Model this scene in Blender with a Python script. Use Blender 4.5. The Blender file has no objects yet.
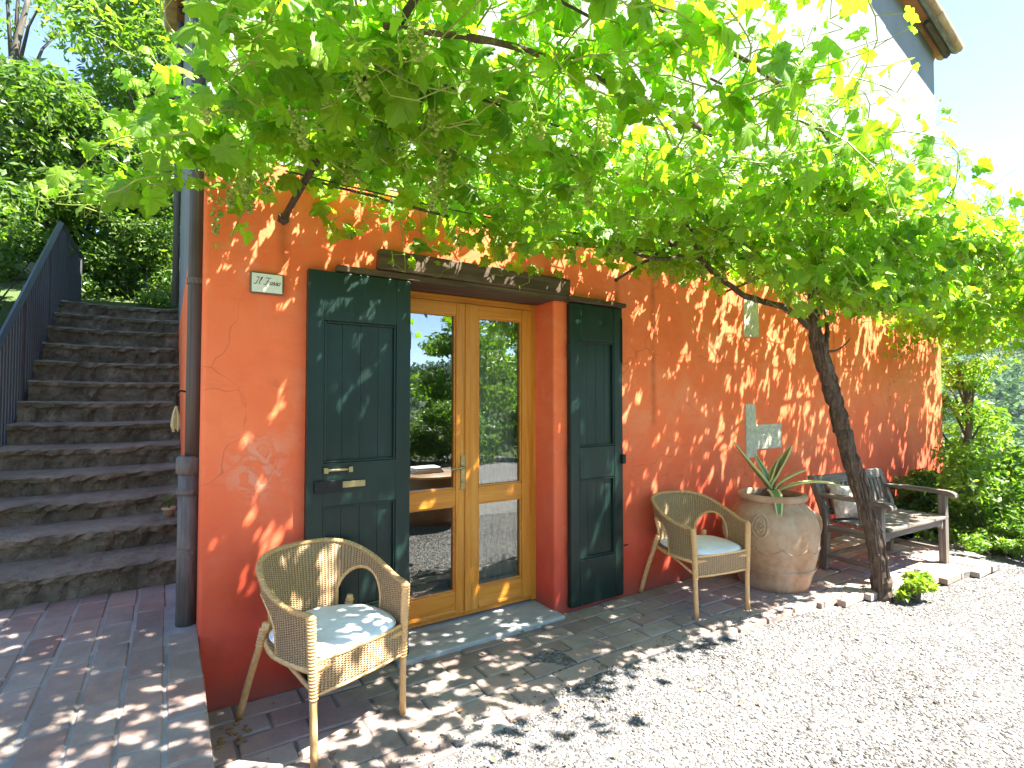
import bpy, bmesh, math, random
import numpy as np
from math import radians as rad, sin, cos, pi
from mathutils import Vector, Matrix

rng = np.random.default_rng(7)
random.seed(7)
S = bpy.context.scene
COL = S.collection

# ------------------------------------------------------------------ camera, sky, sun, exposure
cam_d = bpy.data.cameras.new("camera")
cam = bpy.data.objects.new("camera", cam_d)
COL.objects.link(cam)
cam_d.sensor_width = 36
cam_d.lens = 36 * 530 / 1024
cam_d.clip_start = 0.05
cam_d.clip_end = 3000
cam.location = (0, 0, 1.5)
cam.rotation_euler = (rad(90) + math.atan(16 / 530), 0, -rad(33.0))
S.camera = cam

SUN = Vector((0.42, -0.42, 1.0)).normalized()           # towards the sun
W = bpy.data.worlds.new("World")
S.world = W
W.use_nodes = True
wt = W.node_tree
bg = wt.nodes["Background"]
sky = wt.nodes.new("ShaderNodeTexSky")
sky.sky_type = 'NISHITA'
sky.sun_disc = False
sky.sun_elevation = math.asin(SUN.z)
sky.sun_rotation = math.atan2(SUN.x, SUN.y)
sky.altitude = 1500
sky.air_density = 0.75
sky.dust_density = 0.1
sky.ozone_density = 1.2
wt.links.new(sky.outputs[0], bg.inputs[0])
bg.inputs[1].default_value = 0.064
sd = bpy.data.lights.new("sun", 'SUN')
sd.energy = 3.6
sd.angle = rad(0.6)
sd.color = (1.0, 0.965, 0.91)
sun = bpy.data.objects.new("sun", sd)
COL.objects.link(sun)
sun.rotation_euler = SUN.to_track_quat('Z', 'Y').to_euler()
sun.location = (4, -6, 12)
S.view_settings.view_transform = 'Standard'
S.view_settings.look = 'None'
S.view_settings.gamma = 1
S.view_settings.exposure = 3.4
S.view_settings.use_curve_mapping = False
S.cycles.use_denoising = True
S.cycles.max_bounces = 10
S.cycles.diffuse_bounces = 4
S.cycles.glossy_bounces = 4
S.cycles.transmission_bounces = 6
S.cycles.transparent_max_bounces = 8
S.cycles.caustics_reflective = False
S.cycles.caustics_refractive = False
S.cycles.sample_clamp_indirect = 8


# ------------------------------------------------------------------ mesh helpers
class MB:
    """Collects shapes; build() links them as ONE mesh object."""

    def __init__(self):
        self.v, self.f, self.t, self.uv = [], [], [], []
        self.n = 0

    def add(self, v, f, tint=0.5, uv=None):
        v = np.asarray(v, float).reshape(-1, 3)
        self.v.append(v)
        for q in f:
            self.f.append(tuple(int(i) + self.n for i in q))
        self.t.append(np.full(len(v), tint) if np.isscalar(tint) else np.asarray(tint, float))
        self.uv.append(np.zeros((len(v), 2)) if uv is None else np.asarray(uv, float))
        self.n += len(v)
        return self

    def box(self, a, b, tint=0.5, jit=0.0):
        (x0, y0, z0), (x1, y1, z1) = a, b
        v = np.array([(x0, y0, z0), (x1, y0, z0), (x1, y1, z0), (x0, y1, z0),
                      (x0, y0, z1), (x1, y0, z1), (x1, y1, z1), (x0, y1, z1)], float)
        if jit:
            v += rng.uniform(-jit, jit, v.shape)
        return self.add(v, [(0, 3, 2, 1), (4, 5, 6, 7), (0, 1, 5, 4), (1, 2, 6, 5), (2, 3, 7, 6), (3, 0, 4, 7)], tint)

    def slab(self, poly, z0, z1, tint=0.5):
        n = len(poly)
        v = [(x, y, z0) for x, y in poly] + [(x, y, z1) for x, y in poly]
        f = [tuple(range(n - 1, -1, -1)), tuple(range(n, 2 * n))] + \
            [(i, (i + 1) % n, n + (i + 1) % n, n + i) for i in range(n)]
        return self.add(v, f, tint)

    def prism_y(self, poly, y0, y1, tint=0.5):
        """poly in (x, z), counter-clockwise seen from -Y."""
        n = len(poly)
        v = [(x, y0, z) for x, z in poly] + [(x, y1, z) for x, z in poly]
        f = [tuple(range(n)), tuple(range(2 * n - 1, n - 1, -1))] + \
            [(i, n + i, n + (i + 1) % n, (i + 1) % n) for i in range(n)]
        return self.add(v, f, tint)

    def tube(self, pts, r, seg=8, cap=True, tint=0.5, rough=0.0):
        P = np.asarray(pts, float)
        n = len(P)
        r = np.full(n, r, float) if np.isscalar(r) else np.asarray(r, float)
        T = np.gradient(P, axis=0)
        T /= np.linalg.norm(T, axis=1)[:, None] + 1e-12
        up = np.array([0, 0, 1.0]) if abs(T[0][2]) < .9 else np.array([1.0, 0, 0])
        N = np.cross(T[0], up)
        N /= np.linalg.norm(N)
        V = []
        a = np.arange(seg) * 2 * pi / seg
        for i in range(n):
            N = N - T[i] * (N @ T[i])
            N /= np.linalg.norm(N) + 1e-12
            B = np.cross(T[i], N)
            rr = r[i] * (1 + (rng.uniform(-rough, rough, seg) if rough else 0))
            V.append(P[i] + (np.cos(a) * rr)[:, None] * N + (np.sin(a) * rr)[:, None] * B)
        V = np.concatenate(V)
        F = []
        for i in range(n - 1):
            for j in range(seg):
                k = (j + 1) % seg
                F.append((i * seg + j, i * seg + k, (i + 1) * seg + k, (i + 1) * seg + j))
        if cap:
            F.append(tuple(range(seg - 1, -1, -1)))
            F.append(tuple((n - 1) * seg + j for j in range(seg)))
        return self.add(V, F, tint)

    def lathe(self, prof, c=(0, 0, 0), seg=40, fn=None, tint=0.5):
        V, F = [], []
        n = len(prof)
        for r, z in prof:
            for j in range(seg):
                a = 2 * pi * j / seg
                rr = r if fn is None else fn(r, z, a)
                V.append((c[0] + rr * cos(a), c[1] + rr * sin(a), c[2] + z))
        for i in range(n - 1):
            for j in range(seg):
                k = (j + 1) % seg
                F.append((i * seg + j, i * seg + k, (i + 1) * seg + k, (i + 1) * seg + j))
        F.append(tuple(range(seg - 1, -1, -1)))
        F.append(tuple((n - 1) * seg + j for j in range(seg)))
        return self.add(V, F, tint)

    def build(self, name, mat, parent=None, smooth=False, bevel=0, uv=False, loc=None, rz=0, seg=2):
        me = bpy.data.meshes.new(name)
        V = np.concatenate(self.v)
        me.from_pydata(V.tolist(), [], self.f)
        at = me.attributes.new("tint", 'FLOAT', 'POINT')
        at.data.foreach_set("value", np.concatenate(self.t).astype(np.float32))
        if uv:
            U = np.concatenate(self.uv)
            li = np.empty(len(me.loops), np.int32)
            me.loops.foreach_get("vertex_index", li)
            l = me.uv_layers.new(name="UVMap")
            l.data.foreach_set("uv", U[li].astype(np.float32).ravel())
        me.materials.append(mat)
        o = bpy.data.objects.new(name, me)
        COL.objects.link(o)
        if smooth:
            me.polygons.foreach_set("use_smooth", np.ones(len(me.polygons), bool))
        if bevel:
            m = o.modifiers.new("bevel", 'BEVEL')
            m.width = bevel
            m.segments = seg
            m.limit_method = 'ANGLE'
            m.angle_limit = rad(40)
            m.harden_normals = False
        if parent:
            o.parent = parent
        if loc is not None:
            o.location = loc
        o.rotation_euler.z = rz
        return o


def tag(o, label=None, cat=None, group=None, kind=None):
    for k, v in (("label", label), ("category", cat), ("group", group), ("kind", kind)):
        if v:
            o[k] = v
    return o


def thing(name, label, cat, loc=(0, 0, 0), rz=0, group=None):
    o = bpy.data.objects.new(name, None)
    o.empty_display_size = .2
    COL.objects.link(o)
    o.location = loc
    o.rotation_euler.z = rz
    return tag(o, label, cat, group)


def copy_tree(o, parent=None):
    c = o.copy()
    COL.objects.link(c)
    if parent:
        c.parent = parent
    for ch in list(o.children):
        copy_tree(ch, c)
    return c


def spline(pts, n=24):
    """Catmull-Rom through pts (any dimension)."""
    P = np.asarray(pts, float)
    P = np.vstack([2 * P[0] - P[1], P, 2 * P[-1] - P[-2]])
    out = []
    m = len(P) - 3
    for t in np.linspace(0, m - 1e-6, n):
        i = int(t)
        u = t - i
        a, b, c, d = P[i:i + 4]
        out.append(.5 * ((2 * b) + (-a + c) * u + (2 * a - 5 * b + 4 * c - d) * u * u + (-a + 3 * b - 3 * c + d) * u ** 3))
    return np.array(out)


# ------------------------------------------------------------------ material helpers
class M:
    def __init__(self, name):
        self.m = bpy.data.materials.new(name)
        self.m.use_nodes = True
        self.t = self.m.node_tree
        self.p = self.t.nodes["Principled BSDF"]
        self.out = self.t.nodes["Material Output"]
        self._c = None

    def n(self, typ, **kw):
        x = self.t.nodes.new("ShaderNode" + typ)
        for k, v in kw.items():
            setattr(x, k, v)
        return x

    def l(self, a, b):
        self.t.links.new(a, b)

    def val(self, x, sock):
        if hasattr(x, "is_linked") or isinstance(x, bpy.types.NodeSocket):
            self.l(x, sock)
        else:
            sock.default_value = x

    def co(self, scale=(1, 1, 1), rot=(0, 0, 0), obj=False, loc=(0, 0, 0)):
        if obj:
            s = self.n("TexCoord").outputs["Object"]
        else:
            s = self.n("NewGeometry").outputs["Position"]
        mp = self.n("Mapping")
        mp.inputs["Scale"].default_value = scale
        mp.inputs["Rotation"].default_value = rot
        mp.inputs["Location"].default_value = loc
        self.l(s, mp.inputs[0])
        return mp.outputs[0]

    def noise(self, scale, detail=4, rough=.55, co=None, dist=0):
        x = self.n("TexNoise")
        x.inputs["Scale"].default_value = scale
        x.inputs["Detail"].default_value = detail
        x.inputs["Roughness"].default_value = rough
        x.inputs["Distortion"].default_value = dist
        if co is not None:
            self.l(co, x.inputs[0])
        return x.outputs["Fac"]

    def voro(self, scale, co=None, feature='F1', out="Distance"):
        x = self.n("TexVoronoi", feature=feature)
        x.inputs["Scale"].default_value = scale
        if co is not None:
            self.l(co, x.inputs["Vector"])
        return x.outputs[out]

    def ramp(self, fac, stops, interp='LINEAR'):
        x = self.n("ValToRGB")
        r = x.color_ramp
        r.interpolation = interp
        while len(r.elements) < len(stops):
            r.elements.new(.5)
        for e, (p, c) in zip(r.elements, stops):
            e.position = p
            e.color = (c, c, c, 1) if np.isscalar(c) else (*c, 1)
        self.l(fac, x.inputs[0])
        return x.outputs[0]

    def mix(self, fac, a, b, mode='MIX'):
        x = self.n("Mix", data_type='RGBA', blend_type=mode)
        self.val(fac, x.inputs[0])
        for v, s in ((a, x.inputs[6]), (b, x.inputs[7])):
            if isinstance(v, tuple):
                s.default_value = (*v, 1)
            else:
                self.l(v, s)
        return x.outputs[2]

    def math(self, op, a, b=0.0, c=None, clamp=False):
        x = self.n("Math", operation=op, use_clamp=clamp)
        self.val(a, x.inputs[0])
        self.val(b, x.inputs[1])
        if c is not None:
            self.val(c, x.inputs[2])
        return x.outputs[0]

    def attr(self, name="tint"):
        return self.n("Attribute", attribute_name=name).outputs["Fac"]

    def sep(self, v):
        x = self.n("SeparateXYZ")
        self.l(v, x.inputs[0])
        return x.outputs

    def bump(self, h, strength=.5, dist=.01):
        b = self.n("Bump")
        b.inputs["Strength"].default_value = strength
        b.inputs["Distance"].default_value = dist
        self.l(h, b.inputs["Height"])
        if self._c is not None:
            self.l(self._c, b.inputs["Normal"])
        self._c = b.outputs[0]
        self.l(b.outputs[0], self.p.inputs["Normal"])
        return self

    def col(self, c):
        if isinstance(c, tuple):
            self.p.inputs["Base Color"].default_value = (*c, 1)
        else:
            self.l(c, self.p.inputs["Base Color"])
        return self

    def rough(self, r):
        self.val(r, self.p.inputs["Roughness"])
        return self

    def spec(self, s):
        self.p.inputs["Specular IOR Level"].default_value = s
        return self

    def metal(self, s):
        self.p.inputs["Metallic"].default_value = s
        return self


def simple(name, c, r=.6, var=.25, sc=12, bump=.2, bs=60, bd=.004, metal=0, spec=.4):
    m = M(name)
    n = m.noise(sc, 5)
    d = tuple(x * (1 - var) for x in c)
    b = tuple(min(1, x * (1 + var)) for x in c)
    m.col(m.ramp(n, [(.3, d), (.7, b)])).rough(r).spec(spec).metal(metal)
    if bump:
        m.bump(m.noise(bs, 4), bump, bd)
    return m.m


def mask_box(m, xyz, x0, x1, z0, z1, soft=.03):
    """1 inside a world rectangle of a wall, fading over `soft`; used for marks that stay put."""
    cx, hx, cz, hz = (x0 + x1) / 2, (x1 - x0) / 2, (z0 + z1) / 2, (z1 - z0) / 2
    a = m.math('SUBTRACT', hx, m.math('ABSOLUTE', m.math('SUBTRACT', xyz[0], cx)))
    b = m.math('SUBTRACT', hz, m.math('ABSOLUTE', m.math('SUBTRACT', xyz[2], cz)))
    a = m.math('MULTIPLY_ADD', a, 1 / soft, .5, clamp=True)
    b = m.math('MULTIPLY_ADD', b, 1 / soft, .5, clamp=True)
    return m.math('MULTIPLY', a, b)


# --- plaster
def mat_orange():
    m = M("orange_limewash")
    p = m.co()
    xyz = m.sep(p)
    n1 = m.noise(1.1, 6, .6, p)
    n2 = m.noise(7, 6, .62, p)
    n3 = m.noise(1.0, 5, .6, m.co((1.2, 1.2, .35)))
    base = m.ramp(n1, [(.25, (.84, .155, .054)), (.5, (.90, .190, .070)), (.75, (.92, .230, .095))])
    base = m.mix(m.ramp(n2, [(.35, 0), (.75, .42)]), base, (.80, .13, .05))
    fade_ = m.ramp(m.noise(2.6, 7, .68, p, .8), [(.5, 0), (.66, .55)])
    base = m.mix(fade_, base, (.86, .275, .135))
    trow = m.noise(1.0, 5, .6, m.co((3.5, 3.5, 11)), 1.5)
    base = m.mix(m.ramp(trow, [(.52, 0), (.75, .3)]), base, (.70, .12, .05))
    # redder base: worn repaint plus shade put into the colour, ragged upper limit
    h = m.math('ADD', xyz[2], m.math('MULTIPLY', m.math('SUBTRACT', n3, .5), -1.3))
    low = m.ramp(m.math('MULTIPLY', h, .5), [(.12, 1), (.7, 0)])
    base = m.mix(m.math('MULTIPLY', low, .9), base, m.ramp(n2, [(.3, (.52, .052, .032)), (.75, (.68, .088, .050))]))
    # dark brown vertical streaks, mostly under the iron arms
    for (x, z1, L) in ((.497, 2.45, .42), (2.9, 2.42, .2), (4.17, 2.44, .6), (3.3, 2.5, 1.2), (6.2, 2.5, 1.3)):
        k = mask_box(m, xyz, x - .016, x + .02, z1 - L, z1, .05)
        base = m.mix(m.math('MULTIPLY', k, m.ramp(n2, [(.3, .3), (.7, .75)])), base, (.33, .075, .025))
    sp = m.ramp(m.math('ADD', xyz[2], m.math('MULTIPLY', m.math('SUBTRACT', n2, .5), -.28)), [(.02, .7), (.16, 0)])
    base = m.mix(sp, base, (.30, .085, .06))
    # flaked patch by the shutter and scattered chips
    pe = m.noise(9, 8, .7, p, 1.2)
    k = mask_box(m, xyz, .28, .50, 1.02, 1.30, .14)
    k = m.math('MULTIPLY', k, m.ramp(pe, [(.5, 0), (.54, 1)]))
    base = m.mix(m.math('MULTIPLY', k, .5), base, (.74, .34, .23))
    ch = m.ramp(m.noise(16, 5, .7, p, .6), [(.705, 0), (.72, 1)])
    base = m.mix(m.math('MULTIPLY', ch, .6), base, (.75, .38, .26))
    # hairline cracks
    cr = m.voro(1.3, m.n("Mapping").outputs[0], 'DISTANCE_TO_EDGE')
    vm = cr.node.inputs["Vector"].links[0].from_node
    ad = m.n("VectorMath", operation='ADD')
    nz = m.n("TexNoise")
    nz.inputs["Scale"].default_value = 3
    m.l(p, nz.inputs[0])
    m.l(p, ad.inputs[0])
    sc = m.n("VectorMath", operation='SCALE')
    sc.inputs["Scale"].default_value = .5
    m.l(nz.outputs["Color"], sc.inputs[0])
    m.l(sc.outputs[0], ad.inputs[1])
    m.l(ad.outputs[0], vm.inputs[0])
    line = m.ramp(cr, [(.0, 1), (.006, 0)])
    line = m.math('MULTIPLY', line, m.ramp(n1, [(.5, 0), (.58, .5)]))
    base = m.mix(line, base, (.25, .06, .03))
    m.col(base).rough(.92).spec(.15)
    m.bump(m.noise(2.2, 4, .5, p), .5, .03)
    m.bump(m.noise(45, 5, .6, p), .35, .004)
    m.bump(m.math('MULTIPLY', k, -1.0), .5, .004)
    return m.m


def mat_white():
    m = M("white_plaster")
    p = m.co()
    n = m.noise(1.4, 6, .6, m.co((1, 1, .5)))
    m.col(m.ramp(n, [(.3, (.20, .198, .192)), (.65, (.27, .269, .265))])).rough(.9).spec(.15)
    m.bump(m.noise(30, 5, .6, p), .35, .006)
    return m.m


def mat_shutter():
    m = M("dark_green_paint")
    p = m.co()
    n = m.noise(3.0, 5, .6, m.co((2.5, 2.5, .5)))
    fade = m.noise(1.0, 6, .65, m.co((9, 9, 1.6)))
    c = m.ramp(n, [(.3, (.0035, .014, .010)), (.7, (.005, .022, .017))])
    c = m.mix(m.ramp(fade, [(.62, 0), (.74, .5)]), c, (.022, .075, .066))
    z = m.sep(p)[2]
    gr = m.ramp(m.noise(14, 5, .6, m.co((3, 3, .25))), [(.5, 0), (.8, .35)])
    c = m.mix(gr, c, (.022, .027, .023))
    m.col(c).rough(m.ramp(fade, [(.3, .30), (.8, .5)])).spec(.4)
    m.bump(m.noise(1, 4, .6, m.co((120, 120, 5))), .25, .002)
    return m.m


def mat_wood(name, c0, c1, c2, axis='z', rough=.45, sc=1.0, bump=.2):
    m = M(name)
    s = {'z': (28, 28, 1.4), 'x': (1.4, 28, 28), 'y': (28, 1.4, 28)}[axis]
    s = tuple(v * sc for v in s)
    g = m.noise(1, 6, .65, m.co(s), 1.0)
    k = m.noise(2.2, 3, .5, m.co())
    c = m.ramp(g, [(.3, c0), (.5, c1), (.72, c2)])
    c = m.mix(m.ramp(k, [(.35, 0), (.8, .35)]), c, c0)
    m.col(c).rough(rough).spec(.4)
    m.bump(g, bump, .003)
    return m.m


def mat_brick(name, cols, joint=(.30, .28, .25), dirt=.5):
    m = M(name)
    p = m.co()
    t = m.attr()
    k = len(cols)
    c = m.ramp(t, [(i / (k - 1), cols[i]) for i in range(k)])
    n = m.noise(14, 6, .65, p)
    c = m.mix(m.ramp(n, [(.3, 0), (.7, dirt)]), c, (.13, .115, .105))
    n2 = m.noise(3, 6, .6, p)
    c = m.mix(m.ramp(n2, [(.45, 0), (.7, .6)]), c, (.30, .27, .24))
    n3 = m.noise(1.6, 6, .7, p, .5)
    c = m.mix(m.ramp(n3, [(.45, 0), (.68, .6)]), c, (.115, .10, .09))
    m.col(c).rough(.85).spec(.25)
    m.bump(n, .5, .008)
    m.bump(m.noise(90, 4, .6, p), .4, .003)
    return m.m


def mat_stone_step():
    m = M("old_stone")
    p = m.co()
    n = m.noise(5, 7, .65, p)
    n2 = m.noise(22, 6, .7, p)
    c = m.ramp(n, [(.26, (.085, .062, .038)), (.5, (.19, .145, .092)), (.72, (.34, .275, .19))])
    c = m.mix(m.ramp(n2, [(.35, .5), (.6, 0)]), c, (.035, .034, .024))
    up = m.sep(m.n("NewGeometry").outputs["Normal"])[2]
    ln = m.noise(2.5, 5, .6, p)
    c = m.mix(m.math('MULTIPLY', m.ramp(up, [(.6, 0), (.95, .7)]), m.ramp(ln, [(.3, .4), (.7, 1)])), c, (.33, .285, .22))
    mo = m.ramp(m.noise(3.2, 6, .7, p), [(.58, 0), (.7, .5)])
    c = m.mix(mo, c, (.055, .06, .025))
    m.col(c).rough(.92).spec(.2)
    m.bump(n2, 1.0, .03)
    m.bump(n, .9, .06)
    return m.m


def mat_leaf(name, cols, trans=.5, veins=True, tcol=None, rough=.42):
    m = M(name)
    t = m.attr()
    k = len(cols)
    c = m.ramp(t, [(i / (k - 1), cols[i]) for i in range(k)])
    if veins:
        u = m.n("UVMap")
        xy = m.sep(u.outputs[0])
        th = m.math('ABSOLUTE', m.math('ARCTAN2', xy[0], xy[1]))
        pp = m.math('PINGPONG', m.math('ADD', th, 0.0), .36)
        r = m.math('SQRT', m.math('ADD', m.math('MULTIPLY', xy[0], xy[0]), m.math('MULTIPLY', xy[1], xy[1])))
        d = m.math('MULTIPLY', pp, r)
        v = m.ramp(d, [(.0, 1), (.022, 0)])
        side = m.math('PINGPONG', m.math('ADD', m.math('MULTIPLY', r, 1.0), m.math('MULTIPLY', d, -.9)), .055)
        v2 = m.ramp(side, [(.0, .45), (.010, 0)])
        vv = m.math('MAXIMUM', v, v2)
        c = m.mix(m.math('MULTIPLY', vv, .4), c, (.30, .42, .11))
        m.bump(m.math('MULTIPLY', vv, -1.0), .35, .004)
    m.col(c).rough(rough).spec(.35)
    tr = m.n("BsdfTranslucent")
    hs = m.mix(1.0, c, tcol or (1.7, 2.05, .5), 'MULTIPLY')
    m.l(hs, tr.inputs[0])
    mx = m.n("MixShader")
    mx.inputs[0].default_value = trans
    m.l(m.p.outputs[0], mx.inputs[1])
    m.l(tr.outputs[0], mx.inputs[2])
    m.l(mx.outputs[0], m.out.inputs[0])
    return m.m


def mat_glass():
    m = M("door_glass")
    g = m.n("BsdfGlossy")
    g.inputs["Roughness"].default_value = 0.0
    g.inputs[0].default_value = (.9, .94, .92, 1)
    tr = m.n("BsdfTransparent")
    tr.inputs[0].default_value = (.80, .84, .80, 1)
    fr = m.n("Fresnel")
    fr.inputs[0].default_value = 1.9
    f = m.math('MULTIPLY_ADD', fr.outputs[0], 1.0, .17, clamp=True)
    mx = m.n("MixShader")
    m.l(f, mx.inputs[0])
    m.l(tr.outputs[0], mx.inputs[1])
    m.l(g.outputs[0], mx.inputs[2])
    m.l(mx.outputs[0], m.out.inputs[0])
    nz = m.n("Bump")
    nz.inputs["Strength"].default_value = .012
    nz.inputs["Distance"].default_value = .02
    m.l(m.noise(2.5, 2, .5, m.co()), nz.inputs["Height"])
    m.l(nz.outputs[0], g.inputs["Normal"])
    return m.m


def mat_wicker():
    m = M("woven_wicker")
    u = m.n("UVMap")
    xy = m.sep(u.outputs[0])
    # u: columns along the band, v: rows up it (both in metres)
    a = m.math('SINE', m.math('MULTIPLY', xy[0], 2 * pi / .032))
    par = m.math('ROUND', m.math('MULTIPLY', xy[0], 1 / .016))
    b = m.math('SINE', m.math('ADD', m.math('MULTIPLY', xy[1], 2 * pi / .010), m.math('MULTIPLY', par, pi)))
    h = m.math('ADD', m.math('ABSOLUTE', a), m.math('MULTIPLY', b, .55))
    n = m.noise(40, 4, .6, m.co())
    n2 = m.noise(5, 4, .6, m.co())
    c = m.ramp(h, [(.0, (.22, .105, .040)), (.4, (.58, .325, .14)), (1.0, (.80, .53, .28))])
    c = m.mix(m.ramp(n, [(.35, 0), (.75, .4)]), c, (.34, .20, .09))
    c = m.mix(m.ramp(n2, [(.45, 0), (.75, .4)]), c, (.52, .38, .22))
    m.col(c).rough(.55).spec(.35)
    m.bump(h, 1.0, .007)
    return m.m


def mat_terracotta(name="terracotta", pale=.6):
    m = M(name)
    p = m.co()
    n = m.noise(3, 6, .62, p)
    n2 = m.noise(18, 5, .65, p)
    c = m.ramp(n, [(.3, (.30, .165, .085)), (.5, (.43, .25, .135)), (.72, (.54, .35, .21))])
    c = m.mix(m.ramp(m.noise(1.0, 6, .65, m.co((6, 6, 2.2))), [(.45, 0), (.72, pale)]), c, (.52, .43, .31))
    c = m.mix(m.ramp(n2, [(.25, .4), (.5, 0)]), c, (.19, .10, .06))
    m.col(c).rough(.8).spec(.25)
    m.bump(n2, .4, .006)
    return m.m


def mat_agave():
    m = M("agave_leaf")
    u = m.n("UVMap")
    xy = m.sep(u.outputs[0])
    e = m.math('ABSOLUTE', xy[0])
    n = m.noise(8, 4, .6, m.co())
    g = m.ramp(n, [(.3, (.085, .16, .05)), (.7, (.14, .24, .075))])
    c = m.mix(m.ramp(e, [(.52, 0), (.62, 1)]), g, (.52, .50, .20))
    m.col(c).rough(.45).spec(.4)
    return m.m


def mat_gravel(name, sc=48, c0=(.06, .054, .05), c1=(.145, .135, .124), c2=(.22, .212, .20)):
    m = M(name)
    p = m.co()
    x = m.n("TexVoronoi")
    x.inputs["Scale"].default_value = sc
    m.l(p, x.inputs["Vector"])
    rnd = m.sep(x.outputs["Color"])[0]
    c = m.ramp(rnd, [(.0, c0), (.35, c1), (1, c2)])
    big = m.noise(1.5, 5, .6, p)
    c = m.mix(m.ramp(big, [(.45, 0), (.8, .35)]), c, (.30, .27, .23))
    m.col(c).rough(.9).spec(.2)
    m.bump(m.math('MULTIPLY', x.outputs["Distance"], -1.0), 1.0, .02)
    return m.m


def mat_pebble():
    m = M("limestone_chips")
    t = m.attr()
    c = m.ramp(t, [(0, (.055, .050, .045)), (.2, (.12, .11, .102)), (.6, (.185, .173, .16)), (1, (.30, .29, .275))])
    m.col(c).rough(.88).spec(.2)
    m.bump(m.noise(140, 3, .6), .3, .002)
    return m.m


def mat_ground():
    m = M("earth_and_grass")
    p = m.co()
    n = m.noise(.35, 7, .65, p)
    n2 = m.noise(9, 6, .7, p)
    c = m.ramp(n, [(.3, (.045, .075, .02)), (.5, (.07, .11, .03)), (.7, (.11, .125, .045))])
    c = m.mix(m.ramp(n2, [(.4, .5), (.65, 0)]), c, (.05, .055, .025))
    m.col(c).rough(.95).spec(.15)
    m.bump(n2, .8, .05)
    return m.m


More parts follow.
